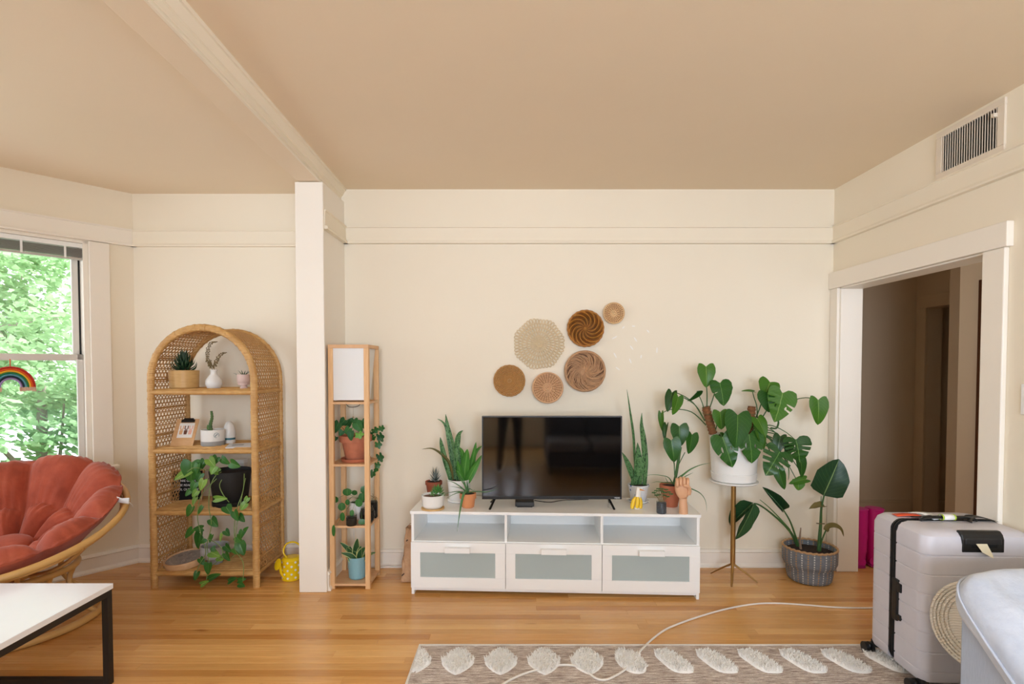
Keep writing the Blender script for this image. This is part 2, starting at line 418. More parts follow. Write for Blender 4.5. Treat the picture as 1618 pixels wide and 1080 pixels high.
# windows
M_glass = bpy.data.materials.new('window_glass'); M_glass.use_nodes = True
nt = M_glass.node_tree; nt.nodes.remove(nt.nodes['Principled BSDF'])
tb = nt.nodes.new('ShaderNodeBsdfTransparent'); tb.inputs[0].default_value = (.97, .985, .98, 1)
gl = nt.nodes.new('ShaderNodeBsdfGlossy'); gl.inputs['Roughness'].default_value = .02
mx = nt.nodes.new('ShaderNodeMixShader'); mx.inputs[0].default_value = .05
nt.links.new(tb.outputs[0], mx.inputs[1]); nt.links.new(gl.outputs[0], mx.inputs[2]); nt.links.new(mx.outputs[0], nt.nodes['Material Output'].inputs[0])
M_vinyl = plain('grey_white_sash', '#d9d5cf', .4, .02)
def window(name, T, s0, s1, z0, z1, loc, label=None):
    e = empty(name, loc, 'structure')
    zm = z0+(z1-z0)*.487
    m = MB()                                   # casing on the room side (local y<0 is the room)
    m.box(s0-.118, -.024, z0-.005, s0, 0, z1+.0, T); m.box(s1, -.024, z0-.005, s1+.118, 0, z1, T)
    m.build('casing', M_trim, e, smooth=0, bevel=.005)
    m = MB(); m.box(s0-.145, -.062, z0-.03, s1+.145, .06, z0, T); m.box(s0-.118, -.02, z0-.12, s1+.118, 0, z0-.03, T)
    m.build('sill', M_trim, e, smooth=0, bevel=.005)
    m = MB(); m.box(s0, 0, z0, s0+.03, .15, z1, T); m.box(s1-.03, 0, z0, s1, .15, z1, T); m.box(s0, 0, z1-.02, s1, .15, z1, T); m.box(s0, .06, z0, s1, .16, z0+.02, T)
    m.build('frame', M_trim, e, smooth=0, bevel=.002)
    m = MB(); m.box(s0+.030, .098, zm, s0+.042, .112, z1-.02, T); m.build('sash_track', plain('black_track', '#141414', .5), e, smooth=0)
    for nm, za, zb, d in (('lower_sash', z0+.02, zm+.022, .045), ('upper_sash', zm-.022, z1-.02, .085)):
        m = MB(); a = s0+.03 if nm[0] == 'l' else s0+.042
        b = s1-.03; sw = .036
        m.box(a, d, za, a+sw, d+.035, zb, T); m.box(b-sw, d, za, b, d+.035, zb, T)
        m.box(a, d, za, b, d+.035, za+.044, T); m.box(a, d, zb-.040, b, d+.035, zb, T)
        sash = m.build(nm, M_vinyl, e, smooth=0, bevel=.004)
        m = MB(); m.box(a+sw-.005, d+.014, za+.04, b-sw+.005, d+.020, zb-.036, T); m.build('pane', M_glass, sash, smooth=0)
    return e
win = window('window_1', TB, .278, 1.12, WZ0, WZ1, TB @ V((.7, 0, WZ0)))
window('window_2', TC, .25, 1.75, WZ0, WZ1, TC @ V((1, 0, WZ0)))
window('window_3', TD, .2, 1.1, WZ0, WZ1, TD @ V((.65, 0, WZ0)))
window('window_4', TE, .35, 1.55, .85, 2.3, TE @ V((.95, 0, .85)))
window('window_5', TE, 1.85, 3.05, .85, 2.3, TE @ V((2.45, 0, .85)))
# venetian blind pulled up
bl = thing('window_blind', 'grey venetian blind pulled up to the top of the bay window', 'blind', TB @ V((.7, .03, 2.29)))
M_blind = plain('grey_slat', '#a5a29b', .5, .05)
m = MB(); m.box(.30, .004, 2.262, 1.10, .038, 2.293, TB); m.build('head_rail', M_white, bl, smooth=0, bevel=.002)
for i in range(9):
    z = 2.255-i*.0066; m = MB(); m.box(.305, .002, z-.0022, 1.09, .040, z, TB); m.build('slat', M_blind, bl, smooth=0)
m = MB(); m.box(.305, .004, 2.180, 1.09, .038, 2.194, TB); m.build('bottom_rail', plain('blind_rail', '#b9b5ac', .5), bl, smooth=0, bevel=.002)
for s in (.40, .62, .9):
    m = MB(); m.box(s-.004, -.001, 2.185, s+.008, .001, 2.262, TB); m.build('tape', M_white, bl, smooth=0)

# air vent on the right wall
vt = thing('air_vent', 'white metal wall grille with dark vertical slats near the ceiling', 'vent', (XR, -1.145, 2.44))
M_vent = plain('cream_metal', '#e4d8c6', .45, .02)
y0, y1, z0, z1 = -1.352, -.945, 2.443, 2.688
m = MB(); b = .030
for a in ((y0, z0, y1, z0+b), (y0, z1-b, y1, z1), (y0, z0+b, y0+b*1.3, z1-b), (y1-b*1.3, z0+b, y1, z1-b)):
    m.box(XR-.012, a[0], a[1], XR, a[2], a[3])
m.build('frame', M_vent, vt, smooth=0, bevel=.002)
m = MB(); m.box(XR-.0015, y0+b, z0+b, XR+.0, y1-b, z1-b); m.build('backing', plain('duct_dark', '#1d1712', .9), vt, smooth=0)
for i in range(22):
    yy = y0+b*1.3+.008+i*(y1-y0-2.6*b-.016)/21
    T = Matrix.Translation((XR-.0065, yy, 0)) @ Matrix.Rotation(.6, 4, 'Z')
    m = MB(); m.box(-.0055, -.0013, z0+b, .0055, .0013, z1-b, T); m.build('slat', M_vent, vt, smooth=0)
m = MB(); m.box(XR-.03, y0+.036, z1-.075, XR-.010, y0+.05, z1-.058); m.build('lever', M_vent, vt, smooth=0)
sw = thing('light_switch', 'ivory light switch plate on the right wall past the opening', 'switch', (XR, -1.50, 1.30))
m = MB(); m.box(XR-.007, -1.545, 1.235, XR, -1.462, 1.37); m.build('plate', M_white, sw, smooth=0, bevel=.002)
m = MB(); m.box(XR-.016, -1.508, 1.29, XR-.006, -1.498, 1.315); m.build('toggle', M_white, sw, smooth=0)
# patches of bare plaster on the back wall
M_patch = plain('bare_plaster', '#f7f4ee', .6, .02)
for px, py, a, L in ((985, 517, 50, 5), (1001, 515, 0, 6), (1024, 523, -45, 6), (971, 533, 30, 10), (1004, 536, -55, 9), (998, 549, -50, 9),
                     (1038, 553, 90, 10), (972, 561, -60, 10), (1013, 563, 80, 6), (996, 570, -65, 9), (976, 582, -35, 9)):
    c = aty(px, py, 0); k = mpp(0)
    T = Matrix.Translation(c) @ Matrix.Rotation(-math.radians(a), 4, 'Y')
    m = MB(); l, wd = L*k*.5, 1.6*k
    poly = [(-l, 0), (-l*.5, -wd*.5), (l*.6, -wd*.6), (l, wd*.1), (l*.4, wd*.5), (-l*.6, wd*.6)]
    m.prism(poly, T @ Matrix.Rotation(PI/2, 4, 'X'), .0012); m.build('bare_patch', M_patch, wall_back, smooth=0)


# ------------------------------------------------------------------ leaf meshes
LEAVES = {}
def leaf_w(t, kind):
    if kind == 'heart': return .5*min(1, (1-t)**.62*1.28*(.62+.38*math.sin(min(1, t/.35)*PI/2)))*(1 if t < 1 else 0)
    if kind == 'round': return .5*math.sqrt(max(0, 1-(2*t-1)**2))
    if kind == 'oblong': return .5*max(.015, min(1, (t/.13)**.5)*min(1, ((1-t)/.42)**.62))
    if kind == 'lance': return .5*max(.01, math.sin(PI*(t**.75))**.8)
def leaf_mesh(kind, mat, var=0, nu=6, nv=10, fold=.18, droop=.25, wave=.0):
    key = (kind, mat.name, var, fold, droop, wave)
    if key in LEAVES: return LEAVES[key]
    r = random.Random(hash((kind, var)) & 1023 if False else var*13+len(kind))
    vs, uv, fs = [], [], []
    for j in range(nv+1):
        t = j/nv
        for i in range(nu+1):
            u = i/nu*2-1
            ww = leaf_w(t, kind); x = u*ww; yy = t
            if kind == 'heart': yy = t-.17*(1-t)**3*math.sin(PI*abs(u)*.62)
            z = fold*abs(x)-droop*yy*yy*.6-droop*.25*x*x*4*.5+wave*math.sin(t*14+var+u*2)*abs(u)
            vs.append((x, yy, z)); uv.append((i/nu, t))
    for j in range(nv):
        for i in range(nu):
            a = j*(nu+1)+i; fs.append((a, a+1, a+nu+2, a+nu+1))
    me = bpy.data.meshes.new('leaf'); me.from_pydata(vs, [], fs)
    ul = me.uv_layers.new(name='UVMap')
    for lp in me.loops: ul.data[lp.index].uv = uv[lp.vertex_index]
    me.polygons.foreach_set('use_smooth', [True]*len(me.polygons)); me.materials.append(mat)
    LEAVES[key] = me; return me
def cut_leaf_mesh(mat, var=0, slits=((.35, 1), (.55, 1), (.7, 1), (.45, -1), (.65, -1)), holes=((.12, .4, .025, .07), (-.12, .5, .025, .07)), depth=.25, sw=.022, droop=.25, fold=.15):
    key = ('cut', mat.name, var)
    if key in LEAVES: return LEAVES[key]
    def edge(t, sg):
        u = 1.0; yy = t-.17*(1-t)**3*math.sin(PI*.62); return V((sg*leaf_w(t, 'heart'), yy))
    def side(sg):
        pts = []; sl = sorted(t for t, s in slits if s == sg); t = 0.0; n = 30; i = 0; skip = -1
        pts.append(V((sg*.02, .0)))
        pts.append(V((sg*.16, -.13))); pts.append(V((sg*.30, -.15)))
        for k in range(1, n):
            t = k/n
            for s in sl:
                if (k-1)/n < s <= t:
                    a, b = edge(s-sw, sg), edge(s+sw, sg); inn = V((sg*depth*leaf_w(s, 'heart')*1.2, s-.10))
                    m = (a+b)*.5; d = (m-inn); pr = V((-d.y, d.x)).normalized()*sw*.55
                    if pr.y > 0: pr = -pr
                    pts += [a, inn+d*.2+pr, inn, inn+d*.2-pr, b]; skip = s+sw*1.2
            if t > skip and not any(abs(t-s) < sw*1.3 for s in sl): pts.append(edge(t, sg))
        return pts
    R, L = side(1), side(-1)
    out = R+[V((0, 1.02))]+list(reversed(L))
    nb = len(out); verts = list(out); edges = [(i, (i+1) % nb) for i in range(nb)]
    hp = []
    for (hx, hy, ha, hb) in holes:
        k = len(verts); ring = [V((hx+ha*math.cos(a), hy+hb*math.sin(a)+abs(0))) for a in [2*PI*q/8 for q in range(8)]]
        verts += ring; edges += [(k+q, k+(q+1) % 8) for q in range(8)]; hp.append(ring)
    for j in range(12):
        for i in range(-4, 5):
            verts.append(V((i*.11+.003*(j % 3), j*.085+.013)))
    def inside(p, poly):
        c = False; n = len(poly)
        for i in range(n):
            a, b = poly[i], poly[i-1]
            if (a.y > p.y) != (b.y > p.y) and p.x < (b.x-a.x)*(p.y-a.y)/(b.y-a.y)+a.x: c = not c
        return c
    ov, oe, of, _, _, _ = delaunay_2d_cdt(verts, edges, [], 0, 1e-5)
    fs = []
    for f in of:
        c = sum((ov[i] for i in f), V((0, 0)))/len(f)
        if inside(c, out) and not any(inside(c, h) for h in hp): fs.append(tuple(f))
    used = sorted({i for f in fs for i in f}); mp = {i: k for k, i in enumerate(used)}
    vs = [(ov[i].x, ov[i].y, fold*abs(ov[i].x)-droop*ov[i].y**2*.6-droop*.5*ov[i].x**2+.012*math.sin(ov[i].y*25+var)) for i in used]
    fs = [tuple(mp[i] for i in f) for f in fs]
    me = bpy.data.meshes.new('leaf'); me.from_pydata(vs, [], fs)
    bm = bmesh.new(); bm.from_mesh(me); bmesh.ops.recalc_face_normals(bm, faces=bm.faces); bm.to_mesh(me); bm.free()
    ul = me.uv_layers.new(name='UVMap')
    for lp in me.loops:
        p = vs[lp.vertex_index]; ul.data[lp.index].uv = (p[0]+.5, p[1])
    me.polygons.foreach_set('use_smooth', [True]*len(me.polygons)); me.materials.append(mat)
    LEAVES[key] = me; return me
def leaf(me, base, tip, width, parent, hint=(0, -1, .45), name='leaf', roll=0):
    base, tip = V(base), V(tip); d = tip-base; L = d.length; d.normalize()
    z = V(hint); z = (z-d*z.dot(d))
    if z.length < 1e-3: z = frame_of(d)[1]
    z.normalize(); x = d.cross(z).normalized()
    if roll:
        R = Matrix.Rotation(roll, 3, d); z = R @ z; x = R @ x
    T = Matrix(((x.x*width, d.x*L, z.x*L, base.x), (x.y*width, d.y*L, z.y*L, base.y), (x.z*width, d.z*L, z.z*L, base.z), (0, 0, 0, 1)))
    return put(me, name, T, parent)
def stem(pts, r, mat, parent, name='stem', n=6):
    m = MB(); P = spline(pts, 5)
    rr = r if not isinstance(r, tuple) else [r[0]+(r[1]-r[0])*i/(len(P)-1) for i in range(len(P))]
    m.tube(P, rr, n); return m.build(name, mat, parent, smooth=60)
def blade(pts, width, parent, mat, prof='sword', hint=(0, -1, .2), gutter=.25, name='leaf', twist=0, thick=.0):
    """strap leaf along a path; width in metres at the widest; real curved cross-section"""
    P = spline(pts, 5); m = len(P); vs = []; uv = []; fs = []; nu = 4
    for j, p in enumerate(P):
        t = j/(m-1); d = (P[min(j+1, m-1)]-P[max(j-1, 0)]).normalized()
        z = V(hint); z = z-d*z.dot(d)
        if z.length < 1e-3: z = frame_of(d)[1]
        z.normalize(); x = d.cross(z)
        if twist: R = Matrix.Rotation(twist*t, 3, d); x = R @ x; z = R @ z
        if prof == 'sword': ww = (.45+.55*math.sin(PI*min(1, t*.9+.05)))*(1-t**5) if t < .999 else .02
        elif prof == 'taper': ww = max(.03, (1-t)**.7)
        elif prof == 'lance': ww = max(.03, math.sin(PI*(.12+.88*t)**.85)**.8)
        else: ww = max(.03, prof(t))
        for i in range(nu+1):
            u = i/nu*2-1
            vs.append(p+x*(u*width*.5*ww)+z*(gutter*width*ww*(u*u))); uv.append((i/nu, t))
    for j in range(m-1):
        for i in range(nu):
            a = j*(nu+1)+i; fs.append((a, a+1, a+nu+2, a+nu+1))
    me = bpy.data.meshes.new(name); inv = WM[parent].inverted()
    me.from_pydata([tuple(inv @ p) for p in vs], [], fs)
    ul = me.uv_layers.new(name='UVMap')
    for lp in me.loops: ul.data[lp.index].uv = uv[lp.vertex_index]
    me.polygons.foreach_set('use_smooth', [True]*len(me.polygons)); me.materials.append(mat)
    o = bpy.data.objects.new(name, me); COL.objects.link(o); o.parent = parent; WM[o] = WM[parent]
    if thick: md = o.modifiers.new('solid', 'SOLIDIFY'); md.thickness = thick; md.offset = 0
    return o
def fat(pts, width, parent, mat, name='leaf', n=7, flat=.45, hint=(0, 0, 1)):
    P = spline(pts, 5); m = len(P)
    mb = MB(); mb.tube(P, [max(.0006, width*.5*(1-(i/(m-1))**1.6)) for i in range(m)], n, flat=flat, up=V(hint))
    return mb.build(name, mat, parent, smooth=80)
def pot(name, parent, mat, c, rt, rb, h, wall=.006, rim=None, n=32, bev=.004, sx=1, sy=1, prof=None, smooth=40):
    c = V(c); P = prof or ([(rb-bev, 0), (rb, bev)] + ([(rt-(rt-rb)*rim[0]/h, h-rim[0]), (rt+rim[1]-.001, h-rim[0]), (rt+rim[1], h-rim[0]+.002), (rt+rim[1], h-.002)] if rim else [(rt, h-.002)]))
    ro = P[-1][0]
    P = P+[(ro-.002, h), (ro-wall+.001, h), (ro-wall, h-.002), (rb-wall+.001 if not prof else ro-wall-.002, h*.3)]
    m = MB(); m.lathe([(r, z) for r, z in P]+[(1e-6, h*.3)], c, n, sx=sx, sy=sy); return m.build(name, mat, parent, smooth=smooth)
M_soil = plain('potting_soil', '#2e2018', .95, .5, 120, .8, 150, bd=.006)
def soil(parent, c, r, z, sx=1, sy=1, mat=None):
    m = MB(); c = V(c); k = 10
    m.lathe([(1e-6, z+.006), (r*.5, z+.004), (r, z), (r, z-.012)], c, 20, sx=sx, sy=sy); return m.build('soil', mat or M_soil, parent, smooth=50)

# ------------------------------------------------------------------ materials for things
M_rattan = N('rattan'); _n = M_rattan
_p = _n.pos(); _f = _n.noise(_n.pos((6, 6, 60)), 3, 4, .6); _g = _n.noise(_p, 9, 3)
_n.col(_n.mix(_n.ramp(_g, [(.4, '000000'), (.7, 'ffffff')]), _n.ramp(_f, [(.25, '#a9793f'), (.5, '#cfa262'), (.8, '#e2bd83')]), '#b98a4e'))
_n.rough(.5); _n.bump(_f, .5, .004); M_rattan = _n.m
M_weave = plain('rattan_weave', '#b98c55', .6, .18, 60)
M_pole = plain('bamboo_pole', '#d2a766', .35, .12, 14)
M_pine = wood('pine_shelf_wood', '#d9a874', '#e6bd8c', .5, (14, 14, 1))
M_terra = plain('terracotta', '#b5694a', .75, .16, 18, .15, 200)
M_orange = plain('orange_clay', '#d9905f', .7, .08, 18, .1, 200)
M_cer = plain('white_ceramic', '#ecebe7', .25, .01)
M_black = plain('black_plastic', '#151515', .4, .1)
M_blackp = plain('black_planter', '#1c1c1c', .6, .1)
L_pothos = leafmat('pothos_leaf', '#285c22', '#467d31', '#82a860', .012)
L_pothos2 = leafmat('pothos_leaf_light', '#5c8c36', '#8db04e', '#b9d083', .02)
L_dark = leafmat('monstera_leaf', '#1f4518', '#2f6020', '#668f45', .012, .3, sidev=.22)
L_light = leafmat('monstera_leaf_young', '#33621c', '#477622', '#80a24e', .012, .3, sidev=.2)
L_snake = leafmat('snake_leaf', '#1a3a1e', '#28522a', '#28522a', 0, .4, bands='#65905a', trans=.05)
L_agave = leafmat('dracaena_leaf', '#3d7a2c', '#5a9a3c', '#7fb45a', .03, .35)
L_aloe = leafmat('aloe_leaf', '#3f6d3c', '#5d8a55', '#5d8a55', 0, .4, trans=.05)
L_varie = leafmat('dwarf_snake_leaf', '#2d5230', '#3f6a3c', '#3f6a3c', 0, .4, edge='#c9cf8a', trans=.05)
L_bird = leafmat('bird_leaf', '#1f3d24', '#2f5330', '#7d985e', .015, .35, sidev=.13)
L_brown = leafmat('dry_leaf', '#5c5a2c', '#7b6c3c', '#8b7a4a', .02, .6)
L_succ = plain('succulent_green', '#27462a', .45, .3, 40)
M_stem = plain('green_stem', '#5d8446', .5, .15)
M_stemd = plain('dark_green_stem', '#3d6332', .5, .2)
M_vine = plain('vine_stem', '#7c9350', .55, .2)

# ------------------------------------------------------------------ arched rattan shelf
RX0, RX1, RYF, RYB, RS = -2.405, -1.69, -.385, .03, 1.36
RW = RX1-RX0
rk = thing('rattan_shelf', 'tall arched rattan shelf with woven sides and four shelves beside the window', 'shelf', ((RX0+RX1)/2, (RYF+RYB)/2, 0))
PR = .023                                      # half width of the wrapped post
xa, xb = RX0+PR, RX1-PR; cxr = (xa+xb)/2; Rr = (xb-xa)/2; Rz = 1.722-RS-PR
def arch_path(x_in=0.0, z0=0.0, n=26):
    pts = [V((xa+x_in, 0, z)) for z in [z0+(RS-z0)*i/6 for i in range(6)]]
    for i in range(n+1):
        a = PI-PI*i/n; pts.append(V((cxr+(Rr-x_in)*math.cos(a), 0, RS+(Rz-x_in)*math.sin(a))))
    pts += [V((xb-x_in, 0, RS+(z0-RS)*i/6)) for i in range(1, 7)]
    return pts
for nm, yy, ww in (('front_arch', RYF+.016, .032), ('back_arch', RYB-.016, .028)):
    m = MB(); pts = [p+V((0, yy, 0)) for p in arch_path()]
    m.tube(pts, PR*(1 if nm[0] == 'f' else .8), 10, flat=.75, up=V((0, 1, 0)))
    o = m.build(nm, M_rattan, rk, smooth=50)
    m = MB()                                   # wrapping turns stand proud of the post
    tot = 0; last = 0
    for i in range(1, len(pts)):
        seg = (pts[i]-pts[i-1]); L = seg.length; d = seg.normalized()
        while last < tot+L:
            p = pts[i-1]+d*(last-tot); a, b = frame_of(d, V((0, 1, 0))); r0 = PR*(1 if nm[0] == 'f' else .8)
            k = r0*1.02+rnd.uniform(0, .0022)
            m.tube([p-d*.008, p+d*.008], [k, k], 8, flat=.77, up=V((0, 1, 0))); last += rnd.uniform(.03, .06)
        tot += L
    q = m.build('wrapping', M_rattan, o, smooth=0); q['kind'] = 'stuff'
# woven sides and vault: a path in the (x,z) plane swept in depth
ap = arch_path(0, .09, 40); cum = [0]
for i in range(1, len(ap)): cum.append(cum[-1]+(ap[i]-ap[i-1]).length)
TOT = cum[-1]
def on_arch(s):
    s = max(0, min(TOT, s))
    for i in range(1, len(cum)):
        if s <= cum[i]:
            t = (s-cum[i-1])/(cum[i]-cum[i-1]); return ap[i-1].lerp(ap[i], t)
    return ap[-1]
secs = [MB(), MB(), MB()]; sb = (RS-.09, TOT-(RS-.09))
D0, D1 = RYF+.03, RYB-.03; dep = D1-D0
def sec_of(s): return 0 if s < sb[0] else (1 if s < sb[1] else 2)
sp = .044; k = 1.35
for sgn in (1, -1):
    s0 = -dep*k if sgn > 0 else 0
    while s0 < TOT+(dep*k if sgn < 0 else 0):
        run = []; cur = None
        for j in range(11):
            v = j/10; s = s0+sgn*dep*k*v
            if s < 0 or s > TOT:
                if len(run) > 1: secs[cur].tube(run, .0036, 4)
                run = []; cur = None; continue
            p = on_arch(s); p = V((p.x, D0+dep*v, p.z)); q = sec_of(s)
            if cur is not None and q != cur:
                run.append(p)
                if len(run) > 1: secs[cur].tube(run, .0036, 4)
                run = []
            cur = q; run.append(p)
        if len(run) > 1: secs[cur].tube(run, .0036, 4)
        s0 += sp
s = .01
while s < TOT:
    p = on_arch(s); secs[sec_of(s)].tube([V((p.x, D0, p.z)), V((p.x, D1, p.z))], .0032, 4); s += .029
for q, nm in zip(secs, ('left_side', 'vault', 'right_side')):
    o = q.build(nm, M_weave, rk, smooth=0); o['kind'] = 'stuff'
for sd, xx in (('l', xa), ('r', xb)):          # thin cross rods of the sides
    for z in (.18, .385, .60, .78, .99, 1.17, 1.36, 1.50):
        if z > RS: ex = cxr+(-1 if sd == 'l' else 1)*Rr*math.sqrt(1-((z-RS)/Rz)**2)
        else: ex = xx
        m = MB(); m.tube([V((ex, RYF+.02, z)), V((ex, RYB-.01, z))], .006, 6); m.build('cross_rod', M_rattan, rk, smooth=60)
SHZ = [.105, .505, .910, 1.293]
for z in SHZ:
    m = MB(); ns = 11
    for i in range(ns):
        yy = RYF+.045+(RYB-.03-RYF-.045)*i/(ns-1); m.tube([(xa, yy, z-.009), (xb, yy, z-.009)], .0165, 6, flat=.5, up=V((0, 1, 0)))
    o = m.build('shelf_board', M_weave if False else M_rattan, rk, smooth=60)
    m = MB(); m.tube([(xa, RYF+.018, z-.014), (xb, RYF+.018, z-.014)], .017, 10); m.build('front_edge', M_rattan, o, smooth=60)
    for xx in (xa, xb):
        m = MB(); m.tube([(xx, RYF+.01, z-.016), (xx, RYB-.01, z-.016)], .014, 8); m.build('side_rail', M_rattan, rk, smooth=60)

# --- on the top shelf (z 1.293)
zt = SHZ[3]+.001; yc = -.20
def sh(px, y, z): p = aty(px, 600, y); return V((p.x, y, z))
t = thing('bamboo_planter', 'round bamboo planter with dark pointed succulent on the top rattan shelf', 'planter', sh(291, yc, zt))
c = sh(291, yc, zt); M_bam = wood('bamboo', '#c79a5a', '#dcb678', .4, (3, 3, 40), .05, 5)
pot('pot', t, M_bam, c, .092, .088, .128, .008, bev=.012); soil(t, c, .082, .115)
for i in range(64):
    h = (i/64)**.9; a = i*2.4; rr = .058*(1-h)+.008; z = .12+h*.11
    b = c+V((rr*.4*math.cos(a), rr*.4*math.sin(a), z-.01)); tp = c+V((rr*1.35*math.cos(a), rr*1.35*math.sin(a), z+.05))
    if i < 60: fat([b, b.lerp(tp, .5)+V((rr*.25*math.cos(a), rr*.25*math.sin(a), -.002)), tp], .021, t, L_succ, n=5)
m = MB(); m.tube([c+V((-.09, .03, .085)), c+V((-.125, .03, .085))], .03, 12); m.build('handle', plain('dark_wood', '#7a4d26', .5), t)
v = thing('bud_vase', 'white bulb vase with dried eucalyptus on the top rattan shelf', 'vase', sh(338, yc, zt)); c = sh(338, yc, zt)
m = MB(); m.lathe([(1e-6, 0), (.03, 0), (.042, .008), (.053, .035), (.05, .06), (.032, .088), (.021, .10), (.019, .118), (.023, .132), (.019, .132), (.016, .115), (1e-6, .10)], c, 28)
m.build('vase_body', M_cer, v, smooth=60)
M_dry = plain('dry_eucalyptus', '#7d6a45', .8, .25, 60)
for bx, pts in ((0, [(336, 584), (329, 572), (328, 556), (333, 543), (341, 541)]), (1, [(338, 584), (341, 573), (348, 562), (355, 558)]), (2, [(336, 585), (333, 578), (330, 570)])):
    P = [aty(px, py, yc+.01*bx) for px, py in pts]; st = stem(P, .0018, M_dry, v, 'sprig')
    q = spline(P, 6); m = MB()
    for i, p in enumerate(q[3:]):
        for s in (-1, 1):
            d = V((s*.009, rnd.uniform(-.008, .008), .006)); m.ball(p+d, .0058*(1.2-.5*i/len(q)), 6, 4, (1, .5, .8))
    m.build('dry_leaves', M_dry, st, smooth=60)
t = thing('footed_pot', 'small pink footed pot with spiky succulent at the right end of the top rattan shelf', 'planter', sh(385, yc-.02, zt)); c = sh(385, yc-.02, zt)
M_pink = plain('blush_ceramic', '#dcbfb4', .4, .02)
pot('pot', t, M_pink, c, .04, .02, .10, .004, prof=[(.024, 0), (.026, .004), (.02, .02), (.021, .026), (.036, .04), (.041, .06), (.041, .098)]); soil(t, c, .036, .09)
for a, L in ((0, .05), (1.1, .045), (2.2, .05), (3.3, .07), (4.3, .05), (5.3, .045), (.6, .04)):
    b = c+V((0, 0, .088)); d = V((math.cos(a), math.sin(a)*.7, .75 if L < .06 else .25)); fat([b, b+d*L*.5, b+d*L+V((0, 0, .004))], .012, t, L_succ, n=5)

# --- second shelf (z .91)
z2 = SHZ[2]+.001
t = thing('clipboard', 'wooden clipboard with art print of raised hands leaning on the second rattan shelf', 'clipboard', aty(290, 705, -.22))
k = mpp(-.22); B = aty(287, 708, -.27); B.z = z2+.002; TP = aty(296, 662, -.17)
upv = (TP-B); W = .145; H = upv.length; xd = V((1, .12, 0))
T = facing(B, xd, xd.cross(upv)); T = facing(B, xd, T.col[2].xyz if T.col[2].y < 0 else -T.col[2].xyz)
M_clip = wood('clip_wood', '#cf9f6c', '#dcb284', .45, (2, 14, 2))
ysg = 1 if T.col[1].z > 0 else -1
m = MB(); m.box(-W/2, 0, 0, W/2, ysg*H, .005, T); m.build('board', M_clip, t, smooth=0, bevel=.002)
m = MB(); m.box(-W*.30, ysg*H*.30, .0052, W*.36, ysg*H*.84, .0062, T); pr = m.build('print', plain('white_paper', '#efece8', .7, .01), t, smooth=0)
for i, cc in enumerate(('#e0b184', '#6b4030', '#efb9a6')):
    mt = plain('hand_tone', cc, .7, .02); x0 = W*(-.17+i*.20); m = MB(); y0 = ysg*H
    m.prism([(x0-.009, y0*.42), (x0+.009, y0*.42), (x0+.011, y0*.56), (x0-.011, y0*.56)] if ysg > 0 else [(x0-.011, y0*.56), (x0+.011, y0*.56), (x0+.009, y0*.42), (x0-.009, y0*.42)], T @ Matrix.Translation((0, 0, .0063)), .0006)
    for dx in (-.009, .010):
        m.box(x0+dx*.45-.003, y0*.55, .0063, x0+dx*.45+.003, y0*.63, .0069, T); m.box(x0+dx-.003, y0*.62, .0063, x0+dx+.003, y0*.74, .0069, T)
    m.build('printed_hand', mt, pr, smooth=0)
m = MB(); m.box(-W*.25, ysg*H*.86, .005, W*.33, ysg*H*.96, .016, T); m.box(-W*.18, ysg*H*.92, .005, W*.26, ysg*H*1.02, .010, T); m.build('clip', M_black, t, smooth=0, bevel=.002)
t = thing('cactus_pot', 'white and grey pot with tall thin cactus on the second rattan shelf', 'planter', sh(335, -.22, z2)); c = sh(335, -.22, z2)
m = MB(); m.lathe([(1e-6, 0), (.068, 0), (.073, .006), (.073, .034)], c, 32); m.build('pot_base', plain('grey_concrete', '#a3a19d', .7, .05, 60), t, smooth=40)
m = MB(); m.lathe([(.0728, .034), (.073, .035), (.073, .108), (.070, .111), (.066, .109), (.066, .09), (1e-6, .088)], c, 32); m.build('pot', M_cer, t, smooth=40); soil(t, c, .064, .092)
P = [c+V((-.012, 0, .09)), c+V((-.016, 0, .14)), c+V((-.004, 0, .19)), c+V((-.008, 0, .235))]
q = spline(P, 6); m = MB(); m.tube(q, [.012-.006*i/len(q)+.0018*(i % 2) for i in range(len(q))], 6); m.build('cactus', plain('cactus_green', '#4c6b35', .6, .2, 60), t, smooth=20)
P = [c+V((-.016, 0, .10)), c+V((-.034, 0, .115)), c+V((-.03, 0, .14))]; m = MB(); m.tube(spline(P, 4), .006, 6); m.build('side_shoot', plain('cactus_side', '#5f7f3f', .6), t)
M_teal = plain('teal_print', '#33707e', .5, .02)
m = MB(); T = facing(c+V((.053*.98, -.0505, .076)), (.69, .72, 0), (.72, -.69, 0)); ringp = [T @ V((.016*math.cos(a), .016*math.sin(a), .0012)) for a in [-.6+i*2*PI*.86/20 for i in range(21)]]
m.tube(ringp, .0022, 5, flat=.4); m.tube([T @ V((-.009, -.008, .0012)), T @ V((0, .002, .0012)), T @ V((.008, .009, .0012))], .002, 5); m.build('logo', M_teal, t)
t = thing('diffuser', 'white egg shaped diffuser with teal band behind the cactus pot', 'diffuser', sh(361, -.12, z2)); c = sh(361, -.12, z2)
m = MB(); m.lathe([(1e-6, 0), (.036, 0), (.039, .008), (.039, .028)], c, 26); m.build('base', M_cer, t, smooth=50)
m = MB(); m.lathe([(.0375, .028), (.0375, .042)], c, 26); m.build('band', M_teal, t)
m = MB(); m.lathe([(.038, .042), (.041, .062), (.039, .09), (.032, .122), (.02, .146), (.008, .155), (1e-6, .156)], c, 26); m.build('cover', M_cer, t, smooth=60)
t = thing('magazine', 'white magazine lying flat at the right of the second rattan shelf', 'magazine', sh(378, -.25, z2)); c = sh(378, -.25, z2)
T = Matrix.Translation(c) @ Matrix.Rotation(.35, 4, 'Z')
